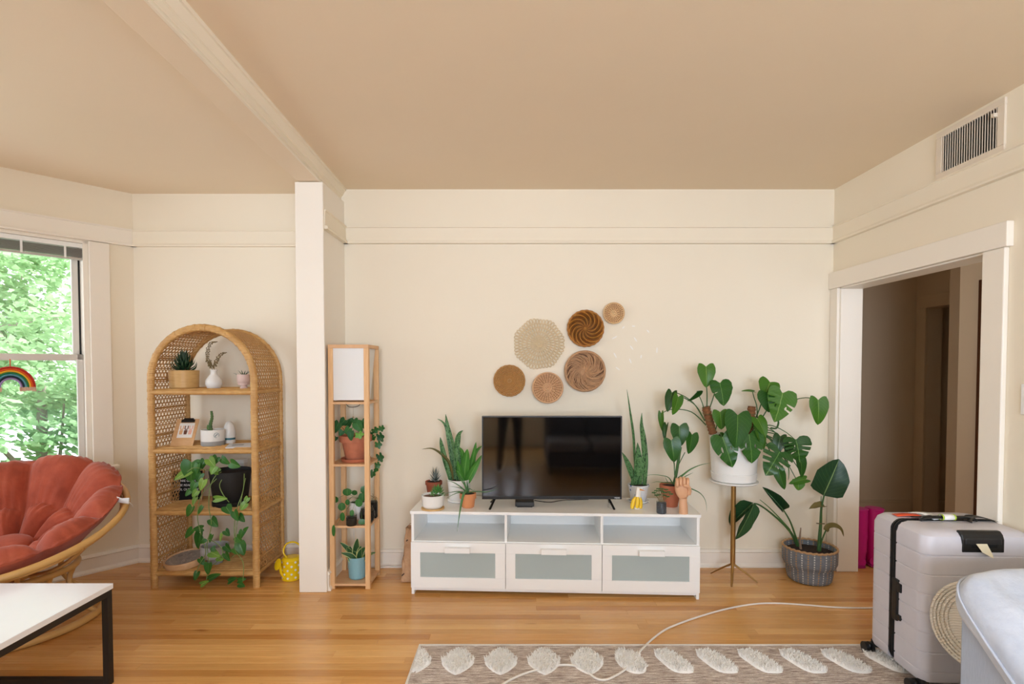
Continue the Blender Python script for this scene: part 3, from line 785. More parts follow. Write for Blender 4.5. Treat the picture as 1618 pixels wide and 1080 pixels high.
m = MB(); m.box(-.075, -.09, 0, .075, .10, .006, T); m.build('pages', plain('paper_block', '#e8e6e2', .6, .02), t, smooth=0)
m = MB(); m.box(-.077, -.092, .006, .077, .102, .0075, T); cv = m.build('cover', plain('magazine_cover', '#dfe0e2', .3, .03), t, smooth=0)
m = MB(); m.box(-.05, -.02, .0076, .02, .05, .0081, T); m.build('cover_picture', plain('cover_grey', '#a9adb3', .4, .2, 30), cv, smooth=0)

# --- third shelf (z .505)
z3 = SHZ[1]+.001
t = thing('letter_board', 'black felt letter board with white words on the third rattan shelf', 'sign', sh(293, -.10, z3)); c = aty(272, 800, -.10); c.z = z3
T = facing(c, (1, .05, 0), (.04, -1, .16)); LB = .205
m = MB(); m.box(0, 0, 0, LB, .205, .008, T); m.build('felt', plain('black_felt', '#0e0e0e', .95), t, smooth=0)
m = MB(); f = .009
for a in ((-f, -f, LB+f, 0), (-f, .205, LB+f, .205+f), (-f, 0, 0, .205), (LB, 0, LB+f, .205)): m.box(a[0], a[1], 0, a[2], a[3], .016, T)
m.build('frame', M_clip, t, smooth=0, bevel=.001)
M_let = plain('white_letters', '#f4f4f4', .5, .01)
for i, s in enumerate(('WE ARE GOING', 'TO BE REALLY', 'COOL OUT HERE')): text(s, .022, T @ Matrix.Translation((.010, .128-i*.030, .0085)), M_let, t)
t = thing('pothos_plant', 'trailing pothos in black planter hanging over the lower rattan shelves', 'plant', sh(360, -.20, z3)); c = sh(362, -.20, z3)
m = MB(); m.lathe([(1e-6, 0), (.112, 0), (.115, .004), (.115, .028), (.109, .030)], c, 36); m.build('saucer', M_blackp, t, smooth=40)
pot('pot', t, M_blackp, c+V((0, 0, .012)), .132, .105, .225, .006); soil(t, c, .125, .215)
vines = [  # pixel paths of the trailing stems, depth from the pot to the shelf edge and beyond
 ([(350, 745), (340, 752), (332, 770), (330, 800), (334, 830), (327, 860), (330, 885), (326, 918)], (-.3, -.41)),
 ([(352, 748), (338, 760), (318, 782), (312, 815), (318, 845), (325, 872), (316, 890), (306, 914)], (-.3, -.42)),
 ([(348, 742), (325, 742), (308, 738), (296, 745)], (-.28, -.36)),
 ([(356, 750), (347, 765), (352, 780), (362, 793)], (-.31, -.36)),
 ([(386, 748), (384, 775), (374, 805), (370, 840), (374, 870), (366, 880)], (-.29, -.41)),
 ([(388, 755), (381, 790), (375, 825), (371, 865), (384, 888), (384, 918)], (-.29, -.42)),
 ([(330, 755), (316, 775), (305, 800), (298, 815)], (-.3, -.41)),
 ([(328, 850), (345, 860), (352, 872), (345, 885), (335, 893)], (-.41, -.41))]
for P, (ya, yb) in vines:
    n = len(P); stem([aty(px, py, ya+(yb-ya)*min(1, i/(n*.45))) for i, (px, py) in enumerate(P)], .0026, M_vine, t, 'vine')
H1 = leaf_mesh('heart', L_pothos, 0, fold=.25, droop=.3); H2 = leaf_mesh('heart', L_pothos, 1, fold=.1, droop=.5); H3 = leaf_mesh('heart', L_pothos2, 0, fold=.25, droop=.3)
pl = [(303, 730, 300, 762, 30, 0), (300, 744, 272, 757, 15, 2), (313, 733, 309, 748, 14, 0), (323, 727, 316, 742, 13, 0), (330, 725, 339, 737, 15, 2), (343, 722, 334, 735, 14, 0), (350, 724, 360, 733, 12, 1),
 (365, 731, 378, 737, 15, 0), (340, 737, 332, 749, 14, 2), (345, 745, 330, 740, 12, 2), (318, 748, 310, 762, 13, 0), (322, 758, 316, 775, 12, 2), (309, 762, 302, 776, 14, 0), (301, 775, 292, 783, 10, 0), (312, 775, 303, 785, 11, 2),
 (340, 788, 357, 787, 11, 2), (357, 800, 364, 811, 16, 0), (310, 786, 303, 798, 12, 2), (303, 800, 294, 816, 13, 0), (320, 800, 312, 812, 9, 0), (334, 820, 343, 832, 15, 0), (320, 834, 304, 836, 11, 0), (304, 836, 291, 850, 12, 0),
 (316, 842, 310, 868, 16, 0), (322, 850, 314, 858, 14, 1), (335, 845, 330, 857, 8, 0), (351, 843, 347, 856, 6, 2), (356, 838, 362, 846, 11, 0), (370, 808, 375, 823, 13, 0), (378, 814, 386, 824, 11, 0), (388, 795, 380, 806, 11, 2),
 (374, 848, 382, 858, 13, 0), (383, 838, 378, 852, 10, 1), (379, 858, 385, 877, 17, 0), (369, 866, 376, 876, 12, 1), (356, 862, 364, 872, 12, 0), (333, 872, 346, 878, 15, 2), (340, 866, 332, 868, 10, 1), (344, 880, 352, 884, 11, 2), (356, 874, 362, 886, 11, 0),
 (330, 890, 327, 908, 14, 0), (316, 882, 322, 892, 10, 1), (312, 903, 307, 917, 9, 0), (330, 915, 346, 906, 12, 0), (318, 923, 328, 918, 9, 2), (361, 918, 371, 912, 10, 1), (376, 917, 386, 914, 9, 1), (378, 922, 386, 926, 10, 0), (386, 840, 391, 832, 9, 0), (392, 786, 385, 796, 10, 2)]
for bx, by, tx, ty, wd, mi in pl:
    yy = -.42 if by > 790 else (-.33 if by < 750 else -.38)
    yy += rnd.uniform(-.015, .015); k = mpp(yy)
    leaf((H1, H2, H3)[mi], aty(bx, by, yy+.01), aty(tx, ty, yy-.008), wd*k*1.0, t, hint=(rnd.uniform(-.4, .4), -1, rnd.uniform(.1, .7)))
t = thing('white_box', 'small white box lying on the back of the third rattan shelf behind the black planter', 'box', aty(378, 725, .0)); c = aty(370, 731, -.02)
t.location = (c.x+.03, .0, z3); WM[t] = Matrix.Translation(t.location)
m = MB(); m.box(c.x-.005, -.03, z3, c.x+.075, .02, c.z-.0, None); m.build('stack', plain('grey_card', '#cfc9c1', .6), t, smooth=0, bevel=.002)
m = MB(); m.box(c.x-.008, -.04, c.z, c.x+.08, .022, c.z+.026); m.build('lid', M_cer, t, smooth=0, bevel=.003)

# --- bottom shelf (z .105)
z4 = SHZ[0]+.001
t = thing('round_tray', 'round wooden framed tray with marbled top leaning on the bottom rattan shelf', 'tray', sh(292, -.24, z4)); c = aty(294, 893, -.24); c.z = z4+.034
T = Matrix.Translation(c) @ Matrix.Rotation(.13, 4, 'X') @ Matrix.Rotation(-.07, 4, 'Y')
m = MB(); m.lathe([(.118, -.022), (.128, -.022), (.130, -.018), (.130, .016), (.128, .020), (.122, .020), (.120, .010)], (0, 0, 0), 40, T); m.build('rim', wood('pale_rim', '#cfa377', '#dbb58a', .45), t, smooth=40)
n = N('marble_print'); f = n.noise(n.pos(), 18, 6, .7, 1.5); n.col(n.ramp(f, [(.38, '#7d7a7b'), (.5, '#b9b3ae'), (.52, '#5d5558'), (.56, '#bdb6b0'), (.8, '#cfc8c0')])); n.rough(.4)
m = MB(); m.lathe([(1e-6, -.02), (.119, -.02), (.119, .010), (1e-6, .011)], (0, 0, 0), 40, T); m.build('marbled_top', n.m, t, smooth=40)
t = thing('stone_bowl', 'grey footed stone bowl under the pothos leaves on the bottom rattan shelf', 'bowl', sh(340, -.22, z4)); c = aty(340, 888, -.22); c.z = z4
M_stone = plain('grey_marble', '#b9bcbf', .45, .12, 30)
m = MB(); m.lathe([(1e-6, 0), (.045, 0), (.048, .006), (.046, .03), (.05, .036), (.085, .048), (.088, .06), (.088, .125), (.084, .128), (.08, .124), (.08, .06), (1e-6, .055)], c, 32); m.build('bowl_body', M_stone, t, smooth=35)

# ------------------------------------------------------------------ papasan chair
pc, prad, pT, paz = V((-2.80, -.985, .598)), .567, .291, .232
pd = V((math.sin(paz), -math.cos(paz), 0)); pu = V((math.cos(paz), math.sin(paz), 0)); pv = -pd*math.cos(pT)+V((0, 0, math.sin(pT))); pn = pu.cross(pv).normalized()
if pn.z < 0: pn = -pn
ch = thing('papasan_chair', 'round rattan bowl chair on curved cane base in front of the window', 'chair', (pc.x, pc.y, 0))
def bowl(rho, th, off=0.0):
    dep = .30; return pc+(pu*math.cos(th)+pv*math.sin(th))*(prad*rho)-pn*(dep*(1-rho*rho))+pn*off
m = MB(); m.tube([bowl(1, 2*PI*i/64) for i in range(64)], .0185, 10, closed=True); m.build('rim', M_pole, ch, smooth=60)
m = MB(); m.tube([bowl(.955, 2*PI*i/56, .0)-pn*.006 for i in range(56)], .0125, 8, closed=True); m.build('inner_rim', M_pole, ch, smooth=60)
for i in range(12):
    th = 2*PI*i/12+.1; m = MB(); m.tube([bowl(.2+.78*q/9, th)-pn*.012 for q in range(10)], .011, 6); m.build('bowl_rib', M_pole, ch, smooth=60)
m = MB(); m.tube([bowl(.22, 2*PI*i/24)-pn*.014 for i in range(24)], .012, 6, closed=True); m.build('hub_ring', M_pole, ch, smooth=60)
bc = V((-2.86, -.86, 0)); brad = .42; uc = V((pc.x+pd.x*-.09, pc.y+pd.y*-.09, .31))
m = MB(); m.tube([bc+V((brad*math.cos(a), brad*math.sin(a), .021)) for a in [2*PI*i/48 for i in range(48)]], .021, 8, closed=True); m.build('base_ring', M_pole, ch, smooth=60)
m = MB(); m.tube([uc+V((.29*math.cos(a), .29*math.sin(a), 0))+pn*0 for a in [2*PI*i/40 for i in range(40)]], .018, 8, closed=True); m.build('top_ring', M_pole, ch, smooth=60)
for i in range(8):
    a = 2*PI*i/8+.2; p0 = bc+V((brad*math.cos(a), brad*math.sin(a), .03)); p3 = uc+V((.29*math.cos(a+.35), .29*math.sin(a+.35), 0))
    m = MB(); m.tube(bz(p0, p0+V((-.14*math.cos(a), -.14*math.sin(a), .10)), p3+V((-.08*math.cos(a), -.08*math.sin(a), -.10)), p3, 8), .014, 6); m.build('base_strut', M_pole, ch, smooth=60)
tgp = min((bowl(1, 2*PI*i/360) for i in range(360)), key=lambda p: (((p-CAM).dot(V((1, 0, 0)))/(p-CAM).dot(FW)*FPX+PX0-201)**2+(PY0-FPX*(p-CAM).dot(UP)/(p-CAM).dot(FW)-790)**2))
ty_ = tgp.y-.075
m = MB(); m.tube([aty(177, 792, ty_), aty(184, 788, ty_-.004), aty(192, 790.5, ty_-.008), aty(204, 791, ty_)], [.021, .018, .014, .019], 8, flat=.3, up=V((0, 1, 0))); m.tube([aty(203, 792, ty_), aty(209, 797, ty_), aty(210, 801, ty_)], .0012, 4)
tgo = m.build('hang_tag', plain('white_cloth_tag', '#e6e8ea', .8, .03), ch, smooth=40); tgo['label'] = 'white cloth tag tied on the rim'
M_rust = N('rust_velvet'); n = M_rust; f = n.noise(n.pos(), 7, 5, .6); g = n.noise(n.pos((3, 3, 3)), 30, 3)
n.col(n.ramp(f, [(.3, '#98422c'), (.55, '#b05239'), (.8, '#c06448')])); n.rough(.85); n.b.inputs['Sheen Weight'].default_value = .2; n.b.inputs['Sheen Roughness'].default_value = .4; n.bump(f, .35, .02); M_rust = n.m
def tuft(rho, th):
    K = 10; a = (th/(2*PI)*K+.15) % 1.0; da = min(a, 1-a)*2*PI/K*max(rho, .12)
    if rho < .22: da = .2*(1+0*rho)
    dr = min(abs(rho-.56), abs(rho-.22)*1.0)
    e = 1-math.exp(-(da/.06))
    e2 = 1-math.exp(-(dr/.075))
    rim = 1-max(0, (rho-.74)/.30)**2.2
    pf = .34+.66*e*(.45+.55*e2)*(1 if rho < 1.02 else 1)
    # folds that fan from the crease crossing
    fold = .007*math.sin(th*60+rho*18+2*math.sin(th*7))*math.exp(-((rho-.56)/.16)**2)+.006*math.sin(th*70+3*math.sin(th*5)+rho*6)*max(0, (rho-.66))*2
    return pf*max(.12, rim)*.195+fold
def cush(u, v):
    th = 2*PI*u; rmax = 1.045
    if v < .72:
        rho = (v/.72)*rmax; p = bowl(rho, th, .012)+pn*tuft(rho, th)
    else:
        q = (v-.72)/.28; rho = rmax*(1-q)
        p = bowl(rho, th, .010)+pn*(.0 if q > .12 else .02*(1-q/.12))
    bk = max(0, (pu*math.cos(th)+pv*math.sin(th)).dot(pv))
    if v < .80:
        p = p+pv*(.02*bk*min(1, v/.7))+pn*(.055*bk**1.5*max(0, min(1, (v-.35)/.3)))
    # inside the rim at the front and right
    fr = 1-.095*(1-bk)*min(1, v/.6) if v < .8 else .92
    kk = (u*10+.15) % 1.0; sc = 1-.022*math.exp(-(min(kk, 1-kk)/.10)**2)*max(0, min(1, (v-.4)/.3)) if v < .8 else 1
    return pc+(p-pc)*fr*sc
cu = thing('chair_cushion', 'rust red tufted round cushion lying in the rattan bowl chair', 'cushion', (pc.x, pc.y, pc.z-.25))
m = MB(); m.grid(cush, 220, 70); m.build('cushion_body', M_rust, cu, smooth=180, weld=True)

# rainbow hanging in the window
p0 = TB @ V((.60, .02, WZ0+.80))
rb = thing('rainbow_hanging', 'rope rainbow wall hanging hung in the bay window', 'wall hanging', aty(16, 595, p0.y))
def win_at(px, py, off):                       # point on the plane of the bay window, off = metres outwards
    o = TB @ V((0, off, 0)); nr = TB.col[1].xyz; r = ray(px, py); return CAM+r*((o-CAM).dot(nr)/r.dot(nr))
c = win_at(17, 612, -.03); Tr = Matrix(((BT.x, 0, TB.col[1].x, c.x), (BT.y, 0, TB.col[1].y, c.y), (0, 1, 0, c.z), (0, 0, 0, 1)))
R0 = (win_at(57, 612, -.03)-c).length
for i, cc in enumerate(('#b8281f', '#e0561f', '#e9b22a', '#1f7a4a', '#5f9fb0', '#16283a', '#9a86b8')):
    r = R0*(1-i*.088)-.006; m = MB(); m.tube([Tr @ V((r*math.cos(a), r*math.sin(a)*1.12, 0)) for a in [PI*j/24 for j in range(25)]], R0*.05, 8)
    m.build('rope_arc', plain('rope_%d' % i, cc, .8, .1, 80, .3, 300), rb, smooth=60)
for sgn in (-1, 1):
    m = MB()
    for j in range(16):
        x = sgn*R0*(.36+.60*j/15); m.tube([Tr @ V((x, .002, rnd.uniform(-.004, .004))), Tr @ V((x*1.03, -R0*.20+rnd.uniform(-.004, .004), 0))], R0*.035, 5)
    m.build('fringe', plain('fringe_wool', '#d9b9a2', .9, .1), rb, smooth=60)
m = MB(); m.tube([Tr @ V((0, R0*1.06, 0)), Tr @ V((0, R0*1.5, 0))], .003, 5); m.build('cord', plain('rope_cord', '#d8512a', .8), rb)

# ------------------------------------------------------------------ coffee table
M_bmetal = plain('black_metal', '#17120f', .5, .05)
tx1, ty1, tz, tw, tl = -1.850, -1.425, .458, 1.12, .60
ct = thing('coffee_table', 'white topped low table with black metal frame in the lower left corner', 'table', (tx1-tw/2, ty1-tl/2, 0))
m = MB(); m.box(tx1-tw, ty1-tl, tz-.024, tx1, ty1, tz); m.build('tabletop', plain('white_laminate', '#f4f6fa', .22, .01), ct, smooth=0, bevel=.002)
for x in (tx1-tw+.004, tx1-.032):
    for yy in (ty1-tl+.004, ty1-.032):
        m = MB(); m.box(x, yy, 0, x+.028, yy+.028, tz-.024); m.build('leg', M_bmetal, ct, smooth=0, bevel=.001)
for nm, z in (('floor_rail', 0.0), ('apron_rail', tz-.052)):
    for x in (tx1-tw+.004, tx1-.032):
        if nm == 'apron_rail': m = MB(); m.box(x, ty1-tl+.032, z, x+.028, ty1-.032, z+.028); m.build(nm, M_bmetal, ct, smooth=0)
    for yy in (ty1-tl+.004, ty1-.032):
        m = MB(); m.box(tx1-tw+.032, yy, z, tx1-.032, yy+.028, z+.028); m.build(nm, M_bmetal, ct, smooth=0)

# ------------------------------------------------------------------ yellow watering can
c = atz(461, 913); M_yel = plain('yellow_enamel', '#f2cf17', .25, .03)
wc = thing('watering_can', 'yellow polka dot watering can on the floor beside the white pier', 'watering can', c)
m = MB(); m.lathe([(1e-6, 0), (.060, 0), (.064, .004), (.064, .02), (.062, .13), (.064, .135), (.052, .150), (.046, .152), (1e-6, .15)], c, 28); m.build('body', M_yel, wc, smooth=40)
m = MB(); m.tube(spline([c+V((-.01, -.02, .135)), c+V((-.05, -.01, .18)), c+V((-.035, .0, .235)), c+V((.02, .01, .245)), c+V((.06, .02, .20)), c+V((.066, .02, .10))], 5), .006, 6); m.build('handle', M_yel, wc, smooth=60)
hd = V((-.60, -.72, .34)).normalized(); r0 = c+V((-.058, -.062, .118)); m = MB(); m.tube([c+V((-.03, -.045, .02)), c+V((-.045, -.06, .06)), r0-hd*.004], [.010, .009, .012], 8); m.build('spout', M_yel, wc, smooth=60)
T = facing(r0, (.77, -.64, 0), hd); m = MB(); m.lathe([(.010, -.012), (.036, .006), (.038, .010), (1e-6, .016)], (0, 0, 0), 24, T); m.build('rose', M_yel, wc, smooth=40)
for i in range(40):
    a = 2*PI*((i % 8)+.5*((i//8) % 2))/8; z = .022+.026*(i//8); r = .0634
    T = facing(c+V((r*math.cos(a), r*math.sin(a), z)), (-math.sin(a), math.cos(a), 0), (math.cos(a), math.sin(a), 0)); m = MB(); m.lathe([(.0075, 0), (.007, .0016), (1e-6, .0018)], (0, 0, 0), 10, T); m.build('dot', M_cer, wc, smooth=40)

# ------------------------------------------------------------------ lamp shelf
LX0, LX1, LY0, LY1 = -1.221, -.960, -.400, -.135
lp = thing('lamp_shelf', 'tall slim pine shelf lamp with white fabric shade on top', 'lamp', ((LX0+LX1)/2, (LY0+LY1)/2, 0)); PT = .031
for x in (LX0, LX1-PT):
    for yy in (LY0, LY1-PT):
        m = MB(); m.box(x, yy, 0, x+PT, yy+PT, 1.565); m.build('post', M_pine, lp, smooth=0, bevel=.002)
M_ply = wood('pine_board', '#d3a273', '#e0b68a', .5, (2, 14, 2))
for z in (.035, .415, .815, 1.218):
    m = MB(); m.box(LX0+.001, LY0+.001, z-.014, LX1-.001, LY1-.001, z); m.build('shelf', M_ply, lp, smooth=0, bevel=.001)
m = MB()
for a in ((LX0, LY0, LX1, LY0+PT), (LX0, LY1-PT, LX1, LY1), (LX0, LY0+PT, LX0+PT, LY1-PT), (LX1-PT, LY0+PT, LX1, LY1-PT)): m.box(a[0], a[1], 1.565, a[2], a[3], 1.588)
m.build('top_frame', M_ply, lp, smooth=0, bevel=.002)
zb, zt_ = 1.230, 1.568; a = [V((LX0+PT, LY0+.012, zb)), V((LX1-PT+.004, LY0+.012, zb)), V((LX1-PT+.004, LY0+.13, zb)), V((LX0+PT, LY0+.13, zb))]
b = [V((LX0+PT-.008, LY0+.010, zt_)), V((LX1-PT+.012, LY0+.010, zt_)), V((LX1-PT+.012, LY1-.03, zt_)), V((LX0+PT-.008, LY1-.03, zt_))]
m = MB(); m.add(a+b, [(0, 1, 5, 4), (1, 2, 6, 5), (2, 3, 7, 6), (3, 0, 4, 7)])
n = N('shade_linen'); n.col('#f8f8f7'); n.rough(.8); f = n.noise(n.pos((400, 400, 60)), 2); n.bump(f, .15, .0005)
tr = n.n('ShaderNodeBsdfTranslucent'); tr.inputs[0].default_value = lin('#f3f1ec'); mx = n.n('ShaderNodeMixShader'); mx.inputs[0].default_value = .25; n.l(n.b.outputs[0], mx.inputs[1]); n.l(tr.outputs[0], mx.inputs[2]); n.l(mx.outputs[0], n.t.nodes['Material Output'].inputs[0])
m.build('lamp_shade', n.m, lp, smooth=0, solid=.003)
c0 = V((LX0+.13, LY0+.1, 1.204)); m = MB(); m.tube(spline([c0+V((-.05, 0, 0)), c0+V((-.03, 0, -.022)), c0+V((0, 0, -.026)), c0+V((.035, 0, -.018)), c0+V((.05, 0, 0))], 5), .0022, 5); m.build('lamp_wire', M_black, lp)
m = MB(); m.tube([c0+V((0, 0, -.02)), c0+V((0, 0, -.088))], .0008, 4); m.ball(c0+V((0, 0, -.092)), .005, 8, 6); m.build('pull_chain', plain('brass_chain', '#b8935a', .35, .05, metal=.8), lp)

t = thing('ivy_pot', 'weathered terracotta pot of ivy on the upper lamp shelf', 'plant', (-1.08, -.28, .816)); c = V((-1.083, -.272, .816))
m = MB(); m.lathe([(1e-6, 0), (.088, 0), (.092, .004), (.097, .022), (.093, .022), (.086, .008), (1e-6, .008)], c, 32); m.build('saucer', M_terra, t, smooth=40)
M_oldt = plain('weathered_terracotta', '#b56f52', .85, .3, 22, .3, 120)
pot('pot', t, M_oldt, c+V((0, 0, .009)), .099, .066, .165, .008, rim=(.042, .006)); soil(t, c, .09, .155)
def ivy_mesh(mat):
    out = []
    for i in range(41):
        a = -PI+2*PI*i/40; r = .34+.16*abs(math.cos(2.5*(a-PI/2)))**1.5*(1.1 if abs(a-PI/2) < .7 else .9)
        if abs(a+PI/2) < .25: r *= .55
        out.append((r*math.cos(a), .42+r*math.sin(a)*1.1))
    vs = [(0, .42, .03)]+[(x*.5, .42+(y-.42)*.5, .02+.05*abs(x)) for x, y in out[:-1]]+[(x, y, .16*abs(x)-.12*(y-.3)**2) for x, y in out[:-1]]
    fs = [(0, 1+i, 1+(i+1) % 40) for i in range(40)]+[(1+i, 41+i, 41+(i+1) % 40, 1+(i+1) % 40) for i in range(40)]
    me = bpy.data.meshes.new('leaf'); me.from_pydata(vs, [], fs); ul = me.uv_layers.new(name='UVMap')
    for l_ in me.loops: p = vs[l_.vertex_index]; ul.data[l_.index].uv = (p[0]+.5, p[1])
    me.polygons.foreach_set('use_smooth', [True]*len(me.polygons)); me.materials.append(mat); return me
L_ivy = leafmat('ivy_leaf', '#20502a', '#316b2c', '#6f9a5a', .01, .4); L_ivy2 = leafmat('ivy_leaf_light', '#5f9338', '#7cab48', '#9dc26c', .01, .4)
IV = ivy_mesh(L_ivy); IV2 = ivy_mesh(L_ivy2); HV = leaf_mesh('heart', L_ivy, 2, fold=.15, droop=.4)
for bx, by, tx, ty, wd, me, yy in ((535, 668, 526, 684, 13, HV, -.36), (545, 663, 536, 672, 12, HV, -.33), (560, 662, 562, 670, 10, HV, -.30), (548, 672, 556, 660, 10, HV, -.26), (552, 676, 545, 685, 10, HV, -.375), (563, 668, 571, 682, 14, HV, -.375), (572, 664, 577, 678, 11, HV, -.33),
        (554, 682, 554, 696, 10, HV, -.385), (566, 682, 570, 693, 14, IV2, -.39), (580, 680, 586, 693, 12, IV, -.20), (590, 676, 596, 684, 12, IV, -.18), (602, 672, 604, 682, 10, IV, -.17), (598, 684, 605, 698, 12, IV, -.17), (592, 688, 586, 696, 9, IV, -.18), (596, 697, 600, 709, 11, IV, -.17),
        (598, 716, 604, 730, 12, IV, -.17), (595, 730, 599, 740, 9, IV, -.17), (590, 742, 587, 755, 10, IV, -.17), (596, 738, 593, 746, 8, IV, -.17), (531, 690, 527, 697, 7, HV, -.33), (541, 680, 536, 688, 9, HV, -.37), (576, 688, 580, 697, 8, IV, -.3)):
    k = mpp(yy); leaf(me, aty(bx, by, yy), aty(tx, ty, yy-.012), wd*k*1.15, t, hint=(rnd.uniform(-.3, .3), -1, .5))
stem([aty(566, 690, -.27), aty(582, 683, -.2), aty(592, 690, -.165), aty(594, 715, -.165), aty(593, 738, -.165), aty(588, 752, -.165)], .002, M_vine, t, 'vine')
stem([aty(560, 695, -.28), aty(578, 682, -.22), aty(600, 680, -.165)], .002, M_vine, t, 'vine')
for P in ([(552, 690), (545, 680), (538, 672)], [(556, 690), (556, 678), (560, 668)], [(560, 690), (568, 680), (574, 670)]):
    stem([aty(px, py, -.28-.03*i) for i, (px, py) in enumerate(P)], .0018, M_stemd, t)

# pilea and jars on the middle lamp shelf (z .415)
zm = .416
t = thing('pilea_plant', 'round leaved pilea in white pot on the middle lamp shelf', 'plant', (-1.08, -.23, zm)); c = V((-1.088, -.222, zm))
pot('pot', t, M_cer, c, .060, .052, .115, .005); soil(t, c, .054, .105)
RD = leaf_mesh('round', leafmat('pilea_leaf', '#2b5f2c', '#3c7434', '#7fa862', .01, .3), 0, nu=6, nv=8, fold=.05, droop=.12)
hub = c+V((0, 0, .14))
m = MB(); m.tube([c+V((0, 0, .1)), hub], .005, 6); m.build('trunk', plain('pilea_stem', '#6b5138', .7), t)
for px, py, wd, hh, yy in ((530, 789, 10, 10, -.36), (540, 800, 12, 13, -.385), (548.5, 777, 15, 12, -.36), (560, 778, 10, 8, -.30), (576, 773, 13, 13, -.32), (572.5, 785, 13, 14, -.37), (567, 794, 13, 13, -.385), (541, 816, 9, 14, -.40), (549, 793, 8, 9, -.36), (527, 838, 6, 19, -.415), (572, 824, 12, 9, -.40), (556, 810, 7, 10, -.385)):
    k = mpp(yy); ce = aty(px, py, yy)
    leaf(RD, ce+V((0, .004, hh*k*.5)), ce+V((0, -.004, -hh*k*.5)), wd*k, t, hint=(rnd.uniform(-.4, .2), -1, .3))
    stem([hub+V((0, 0, -.01)), hub.lerp(ce, .5)+V((0, .01, .025)), ce+V((0, .005, 0))], .0011, M_stem, t, 'petiole', 4)
M_jar = bpy.data.materials.new('clear_jar'); M_jar.use_nodes = True; jb = M_jar.node_tree.nodes['Principled BSDF']
jb.inputs['Base Color'].default_value = (.9, .95, .93, 1); jb.inputs['Roughness'].default_value = .04; jb.inputs['Transmission Weight'].default_value = 1.0; jb.inputs['IOR'].default_value = 1.2
M_dsoil = plain('dark_potting_mix', '#3a342f', .9, .6, 90, .6, 140, bd=.004)
def jar(name, label, c, r, h, fill, group=None, prof=None):
    t = thing(name, label, 'jar', c, 0, group); c = V(c)
    m = MB(); P = prof or [(1e-6, 0), (r*.92, 0), (r, .006), (r, h)]
    m.lathe(P+[(P[-1][0]-.0025, h), (P[-1][0]-.0025, h*.9)], c, 24); m.build('glass', M_jar, t, smooth=50)
    m = MB(); Q = [(max(1e-6, a-.003), max(.003, z)) for a, z in P if z <= fill]
    ri = Q[-1][0]; m.lathe(Q+[(ri, fill), (ri*.5, fill+.004), (1e-6, fill+.003)], c, 20); m.build('soil', M_dsoil, t, smooth=50)
    return t
c = atz(555.5, 829, zm); j = jar('soil_jar', 'small glass jar of soil with one leaf at the front of the middle lamp shelf', c, .034, .068, .050)
leaf(RD, aty(556, 816, c.y), aty(555, 806, c.y), .022, j, hint=(0, -1, .2)); 
c = V((-.999, -.312, zm)); r = .050
j = jar('round_terrarium', 'round glass terrarium of soil behind the right lamp post', c, r, .105, .078, prof=[(1e-6, 0), (.030, 0), (.043, .012), (.050, .04), (.048, .066), (.040, .09), (.035, .098), (.037, .105)])
c = V((-.992, -.208, zm)); j = jar('tall_soil_jar', 'tall glass jar with thin twig at the back right of the middle lamp shelf', c, .034, .125, .105)
for P in ([(0, 0, .1), (.004, 0, .15), (.0, 0, .165)], [(.004, 0, .145), (-.02, .0, .15), (-.034, 0, .144)], [(.003, 0, .135), (.02, 0, .142), (.034, 0, .13)]): stem([c+V(p) for p in P], .0016, M_dry, j, 'twig')

# blue pot on the bottom lamp shelf
t = thing('blue_pot_plant', 'pale blue pot with variegated dwarf snake plant at the bottom of the lamp shelf', 'plant', (-1.075, -.30, .036)); c = V((-1.073, -.295, .036))
n = N('blue_glaze'); n.col('#84b2bd'); n.rough(.3); n.bump(n.wave(n.pos((1, 1, 1), (.0, .8, .6)), 60), .2, .002)
pot('pot', t, n.m, c, .063, .055, .148, .005, bev=.01); soil(t, c, .058, .135)
for bx, by, tx, ty, wd in ((560, 888, 537, 856, 9), (560, 888, 548, 864, 11), (562, 888, 565, 850, 12), (558, 888, 553, 862, 12), (572, 888, 590, 874, 8), (568, 888, 578, 864, 12), (564, 888, 539, 873, 9), (570, 888, 571, 862, 12), (556, 888, 545, 876, 9), (574, 888, 594, 872, 7), (562, 888, 558, 870, 12)):
    yy = -.30+rnd.uniform(-.03, .03); b = aty(bx, by, yy); tp = aty(tx, ty, yy-.03); mid = b.lerp(tp, .5)+V(((b.x-tp.x)*.15, 0, .012))
    blade([b, mid, tp], wd*mpp(yy), t, L_varie, 'lance', gutter=.3, hint=(rnd.uniform(-.4, .4), -1, .5), thick=.001)
# white power cable at the skirting
t = thing('power_cable', 'white cable trailing along the baseboard behind the lamp shelf', 'cable', (-.93, -.05, 0))
m = MB(); m.tube(spline([V((-1.17, -.06, .30)), V((-1.16, -.06, .2)), V((-1.12, -.06, .06)), V((-1.05, -.07, .006)), V((-.97, -.08, .02)), V((-.92, -.07, .03)), V((-.87, -.06, .022)), V((-.80, -.06, .03)), V((-.74, -.05, .012)), V((-.6, -.04, .005))], 6), .0035, 6); m.build('wire', plain('white_wire', '#e4e0d8', .4), t, smooth=60)

